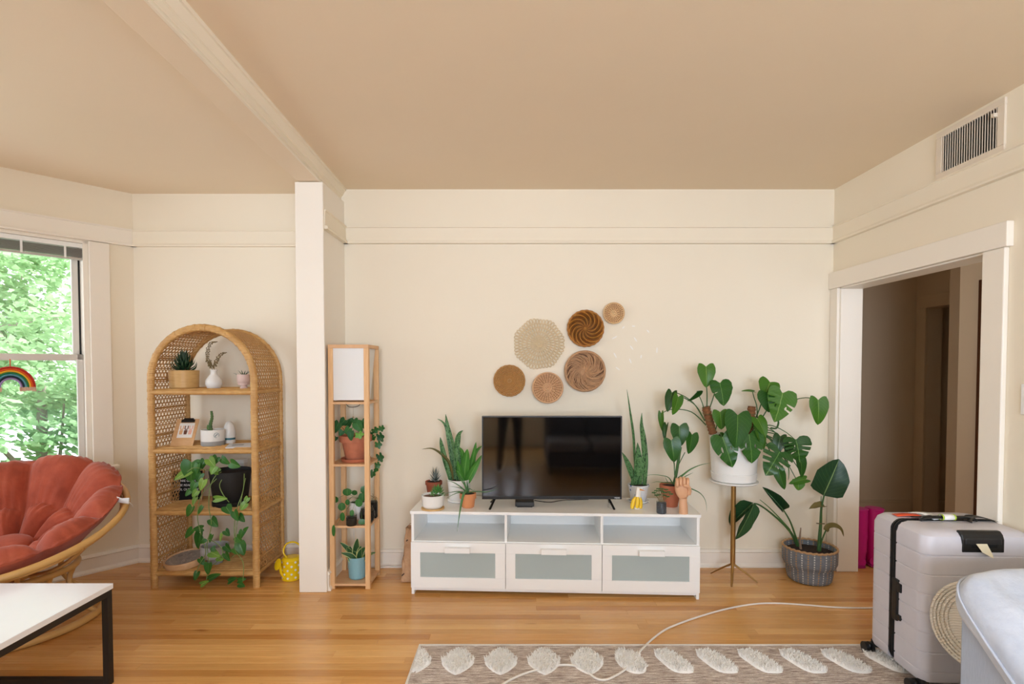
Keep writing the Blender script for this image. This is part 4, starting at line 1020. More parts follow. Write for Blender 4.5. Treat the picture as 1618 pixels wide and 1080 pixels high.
# ------------------------------------------------------------------ media bench
ang = math.atan2(-.084, 1.805)
tv = thing('media_bench', 'long white media bench with three frosted glass drawers against the back wall', 'tv stand', (.2255, -.516, 0), ang)
Ts = WM[tv]; HW = .9025; ZT = .5325
def sb_(name, x0, y0, z0, x1, y1, z1, parent=tv, mat=M_white, bevel=.0015):
    m = MB(); m.box(x0, y0, z0, x1, y1, z1, Ts); return m.build(name, mat, parent, smooth=0, bevel=bevel)
sb_('top_panel', -HW-.006, -.006, ZT-.018, HW+.006, .412, ZT)
for x in (-HW, HW-.018): sb_('side_panel', x, .002, 0, x+.018, .41, ZT-.018)
for x in (-.309, .293): sb_('divider', x, .004, .322, x+.016, .40, ZT-.018)
sb_('middle_shelf', -HW+.018, .003, .325, HW-.018, .40, .343)
sb_('back_panel', -HW+.018, .398, .045, HW-.018, .405, ZT-.018)
sb_('bottom_panel', -HW+.018, .025, .042, HW-.018, .40, .055)
sb_('plinth_rail', -HW+.018, .006, .024, HW-.018, .024, .042)
m = N('frosted_glass'); m.col('#bfcccb'); m.rough(.22); m.spec(.5)
tr = m.n('ShaderNodeBsdfTransparent'); tr.inputs[0].default_value = lin('#cfe0dc'); mx = m.n('ShaderNodeMixShader'); mx.inputs[0].default_value = .22
m.l(m.b.outputs[0], mx.inputs[1]); m.l(tr.outputs[0], mx.inputs[2]); m.l(mx.outputs[0], m.t.nodes['Material Output'].inputs[0]); M_frost = m.m
dx = [(-HW+.001, -.3025), (-.2995, .2995), (.3025, HW-.001)]
for a, b in dx:
    z0, z1 = .048, .338; gx0, gx1, gz0, gz1 = a+.060, b-.064, z0+.068, z1-.064
    m = MB()
    for q in ((a, z0, b, gz0), (a, gz1, b, z1), (a, gz0, gx0, gz1), (gx1, gz0, b, gz1)): m.box(q[0], -.016, q[1], q[2], .002, q[3], Ts)
    d = m.build('drawer', M_white, tv, smooth=0, bevel=.001)
    m = MB(); m.box(gx0-.004, -.009, gz0-.004, gx1+.004, -.004, gz1+.004, Ts); m.build('glass_pane', M_frost, d, smooth=0)
    m = MB(); xm = (a+b)/2; m.box(xm-.078, -.046, z1-.030, xm+.078, -.016, z1-.024, Ts); m.box(xm-.078, -.050, z1-.056, xm+.078, -.045, z1-.024, Ts); m.build('handle', M_white, d, smooth=0, bevel=.0015)
    m = MB(); m.box(a+.03, .003, z0+.02, a+.04, .36, z1-.08, Ts); m.box(b-.04, .003, z0+.02, b-.03, .36, z1-.08, Ts); m.box(a+.03, .355, z0+.02, b-.03, .36, z1-.02, Ts); m.box(a+.03, .003, z0+.012, b-.03, .36, z0+.02, Ts)
    m.build('drawer_box', M_white, d, smooth=0)
c = Ts @ V((.405, .012, .178)); t = thing('cable_coil', 'round coil seen dimly behind the frosted glass of the right drawer', 'coil', Ts @ V((.45, .02, .118)))
m = MB(); T = facing(Ts @ V((.455, .016, .165)), (1, 0, 0), (0, -1, 0)); m.tube([T @ V((.042*math.cos(2*PI*i/32), .042*math.sin(2*PI*i/32), 0)) for i in range(32)], .010, 8, closed=True); m.build('coil_body', plain('slate_cable', '#4b5a66', .6), t, smooth=60)

# ------------------------------------------------------------------ television
S_ = lambda px, py: atz(px, py, ZT+.0005)
fl = S_(776, 804); yT = -.375; k = mpp(yT)
A = aty(761.5, 657, yT); B = aty(982, 788, yT); x0, x1, z0, z1 = A.x, B.x, B.z, A.z
t = thing('television', 'black flat screen television on splayed legs in the middle of the white bench', 'television', ((x0+x1)/2, yT, ZT))
M_bez = plain('bezel_black', '#0c0c0d', .35, .05)
n = N('screen_glass'); n.col((.020, .019, .019)); n.rough(.06); n.spec(.62); M_scr = n.m
m = MB(); bz_ = .008
for a in ((x0, z0, x1, z0+.020), (x0, z1-bz_, x1, z1), (x0, z0+.02, x0+bz_, z1-bz_), (x1-bz_, z0+.02, x1, z1-bz_)): m.box(a[0], yT-.008, a[1], a[2], yT+.028, a[3])
m.build('bezel', M_bez, t, smooth=0, bevel=.001)
m = MB(); m.box(x0+bz_, yT-.004, z0+.02, x1-bz_, yT+.024, z1-bz_); m.build('screen', M_scr, t, smooth=0)
m = MB(); m.box(x0+.1, yT+.024, z0+.03, x1-.1, yT+.06, z1-.16); m.build('back_housing', M_bez, t, smooth=0, bevel=.006)
for xa_, xb_ in ((782, 774), (962, 970)):
    p = aty(xa_, 787, yT+.01); q = V((aty(xb_, 803, yT-.06).x, yT-.075, ZT+.004)); q2 = V((q.x, yT+.11, ZT+.004))
    m = MB(); m.tube([p, q], .008, 6, flat=.6); m.tube([p, q2], .008, 6, flat=.6); m.build('leg', M_bez, t, smooth=30)
T = facing((x1-.012, yT-.0085, z0+.005), (1, 0, 0), (0, -1, 0)); text('VIZIO', .014, T, plain('white_print', '#f2f2f2', .5, .01), t, depth=.0004, align='RIGHT')
c = S_(829, 801); bx = thing('streaming_box', 'small black set top box under the television', 'box', c)
m = MB(); m.box(c.x-.062, c.y-.0, ZT+.003, c.x+.062, c.y+.12, ZT+.034); m.build('box_body', plain('charcoal_plastic', '#26282a', .45), bx, smooth=0, bevel=.006)
m = MB(); m.box(c.x-.05, c.y-.001, ZT+.0005, c.x+.05, c.y+.11, ZT+.004); m.build('foot', M_black, bx, smooth=0)
for dx_ in (-.028, -.006): 
    m = MB(); m.tube(bz((c.x+dx_, c.y+.121, ZT+.02), (c.x+dx_, c.y+.15, ZT+.03), (c.x+dx_-.008, c.y+.15, ZT+.04), (c.x+dx_-.008, yT+.03, ZT+.055)), .0022, 5); m.build('cable', M_black, bx, smooth=60)
m = MB(); m.tube(spline([V((c.x+.066, c.y+.10, ZT+.02)), aty(868, 793, c.y+.10), aty(890, 790, c.y+.11), aty(930, 788.5, c.y+.12)], 6), .003, 6); m.build('power_cable', M_black, bx, smooth=60)

# ------------------------------------------------------------------ plants at the left end of the bench
def base_pt(px, py): p = S_(px, py); p.z = ZT+.0006; return p
c = base_pt(684, 803); k = mpp(c.y)
t = thing('succulent_bowl', 'low white bowl of succulents on a round wooden saucer, left end of the bench', 'planter', c)
m = MB(); m.lathe([(1e-6, 0), (18*k, 0), (18.4*k, .002), (18.2*k, .009), (1e-6, .009)], c, 36); m.build('saucer', M_bam, t, smooth=40)
pot('pot', t, M_cer, c+V((0, 0, .0095)), 18*k, 16.6*k, .082, .004, bev=.012); soil(t, c, 16.5*k, .078, mat=plain('bark_mulch', '#6f4c3c', .9, .5, 120, .8, 150, bd=.006))
cs = c+V((.03, -.01, .083)); L_sedum = plain('sedum_green', '#4f8f45', .5, .2, 40)
for q in range(46):
    a = q*2.4; h = q/46; r = .038*(1-h)**.6; p = cs+V((r*math.cos(a), r*math.sin(a), .002+.05*h)); d = V((math.cos(a), math.sin(a), .5+h))
    fat([p, p+d*.008, p+d*.018], .014, t, L_sedum, n=5)
c = base_pt(685.5, 781); k = mpp(c.y)
t = thing('haworthia_pot', 'small brown clay pot of spiky zebra haworthia behind the white succulent bowl', 'planter', c)
pot('pot', t, plain('brown_clay', '#9a5038', .7, .12, 20), c, 12.6*k, 10*k, 22*k, .005, rim=(.025, .003)); soil(t, c, 11*k, 20.5*k)
L_zeb = leafmat('zebra_leaf', '#3b4540', '#4a544c', '#4a544c', 0, .5, bands='#8e9590', trans=0)
ct_ = c+V((.01, 0, 20*k))
for q in range(26):
    a = q*2.4; h = q/26; L = 9*k+9*k*h; el = .35+1.05*h; d = V((math.cos(a)*math.cos(el), math.sin(a)*math.cos(el), math.sin(el)))
    p = ct_+V((0, 0, .035*h)); fat([p, p+d*L*.5, p+d*L+V((0, 0, .003))], .014, t, L_zeb, n=5)
c = base_pt(725.5, 791); k = mpp(c.y)
t = thing('snake_plant', 'large snake plant with broad green leaves in white pot at the left of the television', 'plant', c)
m = MB(); m.lathe([(1e-6, 0), (16.5*k, 0), (18.2*k, .006), (18.6*k, .016), (17.8*k, .018), (1e-6, .016)], c, 36); m.build('saucer', M_cer, t, smooth=40)
pot('pot', t, M_cer, c+V((0, 0, .010)), 18.6*k, 15.6*k, 33*k, .006); soil(t, c, 17.5*k, 33*k)
q7 = lambda X, Y, y: aty(660+X/5.4, 640+Y/5.4, y)
def bl_(pts, w_, mat, dy=0, lean=-.03, **kw):
    n_ = len(pts); return blade([q7(X, Y, c.y+dy+lean*i/(n_-1)) for i, (X, Y) in enumerate(pts)], w_/5.4*k, t, mat, **kw)
bl_([(325, 660), (318, 560), (290, 360), (258, 200), (238, 75)], 62, L_snake, .01, .02, prof='sword', thick=.002)
bl_([(285, 660), (258, 560), (222, 430), (200, 330), (193, 272)], 46, L_snake, -.01, -.02, prof='sword', hint=(.5, -1, 0), thick=.002)
bl_([(345, 660), (335, 520), (328, 400), (340, 290), (355, 240), (386, 214)], 52, L_snake, -.02, -.02, prof='sword', hint=(.3, -1, 0), thick=.002)
bl_([(250, 215), (235, 170), (205, 135), (168, 116)], 26, L_snake, .03, .0, prof='taper')
bl_([(300, 660), (290, 560), (262, 480), (215, 430), (165, 390), (110, 368), (35, 374)], 26, L_brown, 0, -.06, prof='lance', hint=(.2, -1, .8))
bl_([(352, 660), (360, 560), (365, 450), (348, 350)], 44, L_snake, .0, -.01, prof='sword', thick=.002)
for pts, w_, dy in (([(405, 660), (402, 560), (415, 450), (424, 372)], 78, -.02), ([(415, 660), (445, 560), (478, 430), (498, 312)], 56, .02), ([(420, 660), (450, 600), (500, 510), (546, 425)], 60, -.03),
                    ([(410, 660), (440, 560), (490, 410), (548, 345)], 44, .05), ([(395, 660), (372, 590), (350, 520), (338, 470)], 46, -.03), ([(390, 660), (385, 580), (395, 500), (380, 400), (352, 355)], 52, .0), ([(400, 665), (380, 620), (350, 570), (325, 560)], 44, -.045)):
    bl_(pts, w_, L_agave, dy, -.02, prof='lance', gutter=.18)
c = base_pt(739.5, 800.5); k = mpp(c.y)
t = thing('aloe_pot', 'small orange clay pot with long arching aloe leaves left of the television', 'plant', c)
pot('pot', t, M_orange, c, 12.3*k, 9.8*k, 22.5*k, .005, rim=(.034, .003)); soil(t, c, 11*k, 21*k)
o7 = lambda X, Y, dy=0: aty(660+X/5.4, 640+Y/5.4, c.y+dy)
for pts, w_, dz in (([(420, 745), (360, 690), (300, 655), (236, 640)], 26, -.03), ([(415, 750), (350, 735), (280, 742), (210, 760)], 20, -.03), ([(415, 755), (360, 742), (300, 762), (240, 796)], 20, -.07), ([(425, 750), (400, 740), (378, 810), (358, 920), (336, 1078)], 30, -.17),
                    ([(425, 750), (480, 735), (580, 738), (640, 728), (684, 710)], 22, -.06), ([(425, 745), (400, 680), (370, 630), (340, 520)], 30, .0), ([(428, 745), (425, 690), (420, 640)], 22, .03), ([(425, 745), (410, 700), (395, 650), (372, 610)], 28, -.03), ([(420, 745), (390, 715), (340, 700), (268, 690)], 20, .02), ([(425, 750), (440, 710), (470, 725), (492, 718)], 16, .02)):
    n_ = len(pts); fat([o7(X, Y, dz*i/(n_-1)) for i, (X, Y) in enumerate(pts)], w_/5.4*k, t, L_aloe, n=7)
t['label'] = 'small orange clay pot with long arching aloe leaves left of the television'

# ------------------------------------------------------------------ plants and ornaments at the right end
q2 = lambda X, Y, y: aty(960+X/4.91, 610+Y/4.91, y)
c = base_pt(1008.5, 792); k = mpp(c.y)
t = thing('blue_white_pot', 'snake plant in blue and white patterned pot right of the television', 'plant', c)
n = N('blue_white_china'); vo = n.n('ShaderNodeTexVoronoi'); vo.inputs['Scale'].default_value = 26; n.l(n.pos(), vo.inputs['Vector']); f = n.noise(n.pos(), 55, 3, .6, 1.5)
n.col(n.mix(n.ramp(n.math('ADD', vo.outputs['Distance'], n.math('MULTIPLY', f, .6)), [(.50, 'ffffff'), (.56, '000000')]), '#e9ecf0', '#4e6fa8')); n.rough(.2); M_china = n.m
m = MB(); m.lathe([(1e-6, 0), (14*k, 0), (16.8*k, .006), (17*k, .012), (15.5*k, .013), (13*k, .006), (1e-6, .005)], c, 36); m.build('saucer', M_china, t, smooth=40)
pot('pot', t, M_china, c+V((0, 0, .006)), 16.4*k, 12*k, 26.5*k, .006, rim=(.012, .002)); soil(t, c, 15*k, 26*k)
for pts, w_, hint in (([(222, 780), (205, 560), (195, 380), (172, 200), (150, 25)], 30, (.9, -1, 0)), ([(285, 780), (288, 680), (290, 560), (275, 400), (262, 300), (266, 205)], 46, (0, -1, 0)),
                      ([(232, 785), (232, 680), (236, 560), (232, 436)], 72, (.1, -1, 0)), ([(215, 780), (190, 690), (150, 590), (113, 512)], 48, (.2, -1, .1)), ([(210, 785), (200, 745), (212, 690)], 40, (-.2, -1, .2)), ([(240, 785), (250, 735), (262, 680)], 34, (.2, -1, .1))):
    n_ = len(pts); blade([q2(X, Y, c.y+.004-.01*i) for i, (X, Y) in enumerate(pts)], w_/4.91*k, t, L_snake, 'sword', hint=hint, thick=.002)
c = base_pt(1007.5, 803); k = mpp(c.y)
t = thing('duck_figurine', 'banana duck figurine with yellow peel in front of the blue and white pot', 'figurine', c)
M_duck = plain('cream_duck', '#f3ece0', .5, .02)
dq = lambda X, Y, dy=0: aty(960+X/4.91, 610+Y/4.91, c.y+dy)
m = MB(); m.tube(spline([dq(228, 948), dq(230, 900), dq(236, 850), dq(238, 815), dq(240, 795), dq(242, 784)], 5), [.5*v_*k for v_ in [9.5]*6+[9.2]*5+[8]*5+[7.2]*5+[7.0]*4+[5.6, 3.5]][:26], 10)
m.build('body', M_duck, t, smooth=70)
m = MB(); p = dq(250, 800, -.008); m.tube([p, dq(268, 804, -.014), dq(288, 808, -.018)], [.0078, .006, .0018], 8, flat=.6); m.build('beak', plain('duck_orange', '#f0971e', .4), t, smooth=60)
for s in (-1, 1): 
    m = MB(); m.ball(dq(243+s*4, 795, -.012), .0014, 6, 4); m.build('eye', M_black, t)
for pts, dy, w_ in (([(222, 860), (205, 890), (195, 925), (190, 950)], -.010, 34), ([(235, 858), (236, 890), (232, 925), (226, 944)], -.022, 30), ([(246, 856), (256, 890), (258, 925), (256, 948)], -.012, 30), ([(238, 858), (240, 900), (240, 948)], .02, 30)):
    blade([dq(X, Y, dy*(1+.3*i)) for i, (X, Y) in enumerate(pts)], w_/4.91*k, t, plain('banana_yellow', '#f3c91c', .4, .04), lambda tt: .35+.65*math.sin(PI*min(1, .15+tt*.75)), gutter=-.25, name='peel', thick=.003)
o = fat([dq(256, 955, .0), dq(270, 962, -.01), dq(295, 968, -.012)], .007, t, M_black, name='stalk_tip')
c = base_pt(1060, 799); k = mpp(c.y)
t = thing('philodendron_pot', 'terracotta pot with heart leaved philodendron and arching aloe behind the wooden hand', 'plant', c)
pot('pot', t, M_terra, c, 17*k, 10.5*k, 35*k, .006, rim=(.045, .003)); soil(t, c, 15*k, 32*k)
stem([q2(512, 760, c.y), q2(530, 690, c.y), q2(545, 600, c.y-.01), q2(560, 500, c.y-.02), q2(566, 470, c.y-.02)], .010, M_stemd, t, 'trunk', 8)
stem([q2(520, 690, c.y), q2(518, 610, c.y), q2(512, 580, c.y-.03)], .004, M_stemd, t); stem([q2(530, 650, c.y), q2(570, 570, c.y-.02), q2(600, 512, c.y-.02)], .0028, M_stemd, t)
PH = leaf_mesh('heart', L_dark, 3, nu=8, nv=12, fold=.2, droop=.35); PH2 = leaf_mesh('heart', L_dark, 4, nu=8, nv=12, fold=.35, droop=.5)
for bX, bY, tX, tY, w_, dy, me, hint in ((556, 310, 568, 468, 145, -.03, PH, (0, -1, .2)), (495, 420, 524, 588, 135, -.055, PH, (-.1, -1, .3)), (655, 375, 645, 524, 118, -.02, PH, (.35, -1, .2)), (458, 300, 428, 420, 50, .0, PH2, (-1, -.8, .2))):
    leaf(me, q2(bX, bY, c.y+dy+.03), q2(tX, tY, c.y+dy), w_/4.91*k, t, hint)
for pts, w_, dz in (([(500, 745), (470, 705), (400, 688), (330, 686), (268, 702)], 16, -.03), ([(500, 750), (430, 745), (380, 740), (335, 750)], 16, -.06), ([(520, 740), (580, 690), (640, 645), (720, 610), (806, 592)], 30, .02), ([(530, 740), (590, 705), (665, 668)], 26, -.03),
                    ([(540, 750), (640, 790), (720, 830), (760, 890), (770, 972)], 22, -.05), ([(470, 750), (455, 720), (445, 700)], 14, 0), ([(510, 745), (560, 700), (610, 670), (640, 650)], 22, .0)):
    n_ = len(pts); fat([q2(X, Y, c.y+dz*i/(n_-1)) for i, (X, Y) in enumerate(pts)], w_/4.91*k, t, L_aloe, n=7)
c = base_pt(1045, 810); k = mpp(c.y)
j = jar('jade_jar', 'small jade plant in dark gravel filled glass jar in front of the terracotta pot', c, 7.8*k, 18.5*k, 17*k)
j['category'] = 'plant'; j.children[1].data.materials[0] = plain('slate_gravel', '#63666e', .8, .7, 120, .6, 140, bd=.004)
M_jade = plain('jade_green', '#436b34', .4, .25, 50); jq = lambda X, Y, dy=0: aty(960+X/4.91, 610+Y/4.91, c.y+dy)
lm = MB()
for X, Y in ((360, 830), (378, 815), (395, 800), (415, 815), (430, 825), (455, 805), (475, 825), (492, 840), (400, 845), (440, 850), (380, 850), (465, 860), (420, 800), (445, 830)):
    dy = rnd.uniform(-.03, .03); tip = jq(X, Y, dy); b = jq(415+(X-415)*.15, 905); stem([b, b.lerp(tip, .5)+V((0, 0, .008)), tip], .0016, M_dry, j, 'twig', 4)
    for q in range(7):
        a = q*2.4; d = V((math.cos(a), math.sin(a), .5))*.009; lm.ball(tip+d, .0062, 6, 4, (1, .8, .55))
lm.build('leaf_cluster', M_jade, j, smooth=60)
# wooden hand
c = base_pt(1080, 810.5); k = mpp(c.y)
M_beech = plain('beech_wood', '#dcaa84', .5, .06, 22)
t = thing('wooden_hand', 'wooden mannequin hand with closed fist at the right end of the bench', 'figurine', c)
hq = lambda X, Y, dy=0: aty(960+X/4.91, 610+Y/4.91, c.y+dy)
m = MB(); u_ = k/4.91
m.tube(spline([hq(588, 992), hq(588, 960), hq(586, 900), hq(586, 866)], 4), [36*u_, 35.5*u_, 35*u_, 34.5*u_, 34*u_, 33.5*u_, 33*u_, 32*u_, 31*u_, 30.5*u_, 30*u_, 30*u_, 30*u_], 18); m.build('wrist', M_beech, t, smooth=50)
m = MB(); m.tube(spline([hq(586, 868), hq(584, 840), hq(580, 800), hq(578, 760), hq(580, 725)], 4), [u_*v_ for v_ in (24, 32, 38, 43, 47, 50, 53, 55, 57, 58, 58, 58, 57, 56, 54, 50, 44)], 16, flat=.58, up=V((0, 1, 0))); m.build('palm', M_beech, t, smooth=60)
for i, X in enumerate((540, 567, 594, 621)):
    top = 706 if i in (1, 2) else 714; kn = hq(X, top+8, -.008); r = 13.5*u_
    m = MB(); m.tube(spline([hq(X, top+38, .012), hq(X, top+10, .006), kn, hq(X+1, top+22, -.026), hq(X+1, top+52, -.030), hq(X+1, top+62, -.020)], 3), [r*.9, r, r, r, r*1.02, r, r, r, r*.98, r*.95, r*.95, r*.95, r*.95, r*.92, r*.88, r*.7], 10); m.build('finger', M_beech, t, smooth=60)
m = MB(); m.tube(spline([hq(630, 838, -.012), hq(636, 800, -.022), hq(622, 776, -.036), hq(590, 770, -.041)], 4), [15*u_, 16*u_, 16*u_, 16*u_, 15*u_, 15*u_, 14*u_, 14*u_, 13.5*u_, 13*u_, 12*u_, 11*u_, 8*u_], 10); m.build('thumb', M_beech, t, smooth=60)

# kraft paper bag beside the bench
c = atz(648, 921); t = thing('paper_bag', 'crumpled brown paper bag standing on the floor between lamp shelf and bench', 'bag', (c.x, c.y+.05, 0))
n = N('kraft_paper'); f = n.noise(n.pos(), 14, 4, .7); n.col(n.ramp(f, [(.3, '#b68d68'), (.7, '#d0a985')])); n.rough(.8); n.bump(f, .6, .02); M_kraft = n.m
L_, R_ = aty(634, 880, c.y+.03).x, -.688
m = MB()
def bagf(u, v):
    a = 2*PI*u; z = .006+.335*v; wd = (R_-L_)*.5*(1-.25*v**2); dp = .085*(1-.55*v)
    sq = lambda q: math.copysign(abs(q)**.45, q)
    cr = .004*math.sin(9*v+5*a)+.003*math.sin(17*v-3*a)
    return V(((L_+R_)/2+.006*v+(wd+cr)*sq(math.cos(a)), c.y+.085+.05*v+(dp+cr)*sq(math.sin(a)), z))
m.grid(bagf, 40, 16); m.add([bagf(i/40, 0) for i in range(40)], [tuple(range(40))]); o = m.build('bag_body', M_kraft, t, smooth=45, solid=.0015)
m = MB(); b0 = bagf(.75, 1)
for sx_ in (-.012, .012): m.tube(spline([V((b0.x+sx_, b0.y, .335)), V((b0.x+sx_*1.1, b0.y-.004, .36)), V((b0.x+sx_*.6, b0.y-.006, .375)), V((b0.x, b0.y-.006, .378))], 4), .002, 5)
m.build('handle', M_kraft, t, smooth=60)
m = MB()
for u_0, v_0 in ((.70, .74), (.66, .1), (.69, .12), (.62, .45)):
    pts = [bagf(u_0+.02*math.sin(5*q), v_0+.012*q+.015*math.cos(7*q))+V((-.001, -.003, 0)) for q in range(6)]; m.tube(pts, .0022, 4)
m.build('printed_mark', plain('ink_black', '#2a221c', .7), t, smooth=60)

# ------------------------------------------------------------------ wall baskets
def basket(label, px, py, r_px, mat, style, dome=.02):
    c = aty(px, py, -.002); k = mpp(0); r = r_px*k
    t = thing('wall_basket', label, 'basket', c, 0, None)
    T = facing(c, (1, 0, 0), (0, -1, 0))
    P = lambda rr, a, z: T @ V((rr*math.cos(a), rr*math.sin(a), z))
    zf = lambda rr: .006+dome*(rr/r)**2
    m = MB()
    if style == 'coil':
        n_ = max(7, int(r/.0105))
        for i in range(n_):
            rr = r*(i+.6)/n_; m.tube([P(rr*(1+.012*math.sin(a*23+i)), a, zf(rr)) for a in [2*PI*j/44 for j in range(44)]], r/n_*.50, 6, closed=True)
        m.build('coils', mat, t, smooth=60)
        m = MB()
        for j in range(46):
            a = 2*PI*j/46; m.tube([P(r*q, a+.1*q, zf(r*q)+r/n_*.45) for q in (.12, .4, .7, .97)], .0018, 4)
        m.build('stitches', mat, t, smooth=60)
    elif style == 'spiral':
        ns = 24
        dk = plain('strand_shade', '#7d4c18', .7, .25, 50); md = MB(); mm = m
        for j in range(ns):
            a0 = 2*PI*j/ns; m = md if j % 2 else mm
            m.tube([P(r*(.10+.88*q), a0+1.35*q**1.6, zf(r*q)+.004-.007*(j % 2)) for q in [i/12 for i in range(13)]], [.0020+.0078*(i/12)*(r/.13) for i in range(13)], 6)
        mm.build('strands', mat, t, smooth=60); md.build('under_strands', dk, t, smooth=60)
        m = MB(); m.tube([P(r*.985*(1+.012*math.sin(a*22)), a, zf(r)) for a in [2*PI*j/88 for j in range(88)]], r*.055, 7, closed=True); m.build('rim', mat, t, smooth=60)
        m = MB(); m.ball(P(0, 0, .006), r*.11, 10, 6, (1, 1, 1)); m.lathe([(r*.96, -.004), (r*.96, 0), (1e-6, 0)], (0, 0, 0), 40, T @ Matrix.Translation((0, 0, .003))); m.build('center', mat, t, smooth=60)
    elif style == 'wild':
        rr_ = random.Random(5)
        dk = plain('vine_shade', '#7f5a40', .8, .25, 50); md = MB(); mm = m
        for j in range(90):
            m = md if j % 3 == 0 else mm; a0 = rr_.uniform(0, 2*PI); q0 = rr_.uniform(.02, .75); sp_ = rr_.uniform(.8, 1.5)
            m.tube([P(r*min(.97, q0+(1.0-q0)*q), a0+sp_*q, zf(r*q)+(.0 if j % 3 == 0 else rr_.uniform(.003, .014))) for q in [i/8 for i in range(9)]], rr_.uniform(.0028, .0055), 5)
        m = mm
        for j in range(40): a = 2*PI*j/40; m.tube([P(r*.02, a, .012), P(r*.5, a+.25, .014), P(r*.7, a+.5, .016)], .0032, 5)
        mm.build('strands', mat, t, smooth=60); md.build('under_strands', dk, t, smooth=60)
        m = MB()
        for j in range(3): m.tube([P(r*(.97-.02*j), a, zf(r)+.006*j+.004*math.sin(a*18+j*2)) for a in [2*PI*i/72 for i in range(72)]], r*.034, 6, closed=True)
        m.lathe([(r*.95, -.004), (r*.95, 0), (1e-6, 0)], (0, 0, 0), 40, T @ Matrix.Translation((0, 0, .004))); m.build('rim', mat, t, smooth=60)
    elif style == 'lace':
        for i, (q, n_, ln) in enumerate(((.20, 18, .14), (.37, 26, .14), (.54, 34, .14), (.70, 42, .12), (.86, 46, .15))):
            for j in range(n_):
                a = 2*PI*(j+.5*(i % 2))/n_; da = PI/n_*.82; L = r*ln
                rg = 1+ (.035*math.sin(j*7.3) if i == 4 else 0)
                pts = [P(r*q*rg+L*.62*math.sin(b_)*1.0, a+da*math.cos(b_), .008+.002*math.sin(b_*2)) for b_ in [2*PI*s_/10 for s_ in range(10)]]
                m.tube(pts, .0035, 4, closed=True)
        for q in (.06, .12, .2, .28, .45, .62, .77): m.tube([P(r*q, a, .008) for a in [2*PI*i/60 for i in range(60)]], .0036, 5, closed=True)
        for j in range(30): a = 2*PI*j/30; m.tube([P(r*.02, a, .008), P(r*.14, a, .009)], .003, 4)
        m.build('knots', mat, t, smooth=60)
    else:                                       # 'ribbed': pale coil with darker radial stitches
        n_ = max(6, int(r/.011))
        for i in range(n_):
            rr = r*(i+.6)/n_; m.tube([P(rr, a, zf(rr)) for a in [2*PI*j/40 for j in range(40)]], r/n_*.55, 6, closed=True)
        m.build('coils', mat, t, smooth=60)
        m = MB()
        for j in range(30):
            a = 2*PI*j/30; q0 = .35 if j % 2 else .55; m.tube([P(r*q, a, zf(r*q)+r/n_*.42) for q in (q0, (q0+.92)/2, .92)], .0026, 4)
        m.build('ribs', plain('stitch_brown', '#a87850', .8, .2, 60), t, smooth=60)
        m = MB(); m.tube([P(r*.985, a, zf(r)+.004) for a in [2*PI*i/48 for i in range(48)]], r*.05, 6, closed=True); m.build('rim', mat, t, smooth=60)
    return t
basket('flat brown coiled wall basket, lowest at the left above the television', 805, 601, 25, plain('seagrass_brown', '#bd8b50', .8, .25, 70), 'coil')
basket('large pale open macrame wall disc with looped edge', 851.5, 543, 41.5, plain('natural_jute', '#dcc7a3', .85, .15, 60), 'lace')
basket('small pinkish wall basket with pale center and radial ribs below the macrame disc', 865, 612, 24, plain('blush_straw', '#ddb28a', .8, .12, 50), 'ribbed', .03)
basket('dark golden brown spiral woven wall basket with scalloped rim', 924.5, 519, 28, plain('honey_rattan', '#a86f2a', .6, .25, 50), 'spiral', .026)
basket('wide grey brown twisted vine wall basket right above the television', 923.5, 586, 32.5, plain('grey_vine', '#bd936d', .75, .25, 50), 'wild', .026)
basket('smallest pale straw wall basket at the upper right of the cluster', 969, 495, 16.5, plain('pale_straw', '#e3c092', .8, .12, 50), 'ribbed', .02)

# ------------------------------------------------------------------ monstera on brass stand
sc_ = V((1.463, -.235, 0)); M_brass = plain('aged_brass', '#b08a52', .32, .06, 20, metal=.85)
ps = thing('plant_stand', 'slim brass tripod plant stand with round white top holding the monstera', 'plant stand', sc_)
zs = .672
m = MB(); m.tube([sc_+V((0, 0, .11)), sc_+V((0, 0, zs-.012))], .0165, 12); m.build('pole', M_brass, ps, smooth=60)
for px, py in ((1156, 927), (1197, 921), (1123, 906)):
    f_ = atz(px, py, .003); m = MB(); m.tube([sc_+V((0, 0, .155)), sc_+V((0, 0, .10))+(f_-sc_)*.08, sc_.lerp(f_, .55)+V((0, 0, .055)), f_+V((0, 0, .004))], [.010, .011, .0095, .006], 8, flat=.7); m.build('leg', M_brass, ps, smooth=60)
m = MB(); m.lathe([(1e-6, zs-.014), (.10, zs-.014), (.150, zs-.006), (.157, zs), (.157, zs+.006), (1e-6, zs+.006)], sc_, 40); m.build('tray_top', M_cer, ps, smooth=40)
t = thing('monstera', 'big monstera with two moss poles in white planter on the brass stand', 'plant', sc_+V((0, 0, zs+.007)))
zb = zs+.0065; c = sc_
m = MB(); m.lathe([(1e-6, 0), (.130, 0), (.141, .006), (.149, .055), (.145, .058), (1e-6, .05)], c+V((0, 0, zb)), 44); m.build('saucer', M_cer, t, smooth=40)
pot('pot', t, M_cer, c+V((0, 0, zb+.051)), .160, .144, .255, .006, bev=.008); soil(t, c, .15, zb+.29)
q3 = lambda X, Y, y: aty(1020+X/4.5, 560+Y/4.5, y)
k3 = mpp(c.y)/4.5
M_moss = plain('coir_pole', '#8a5a36', .9, .35, 60, .8, 120, bd=.01)
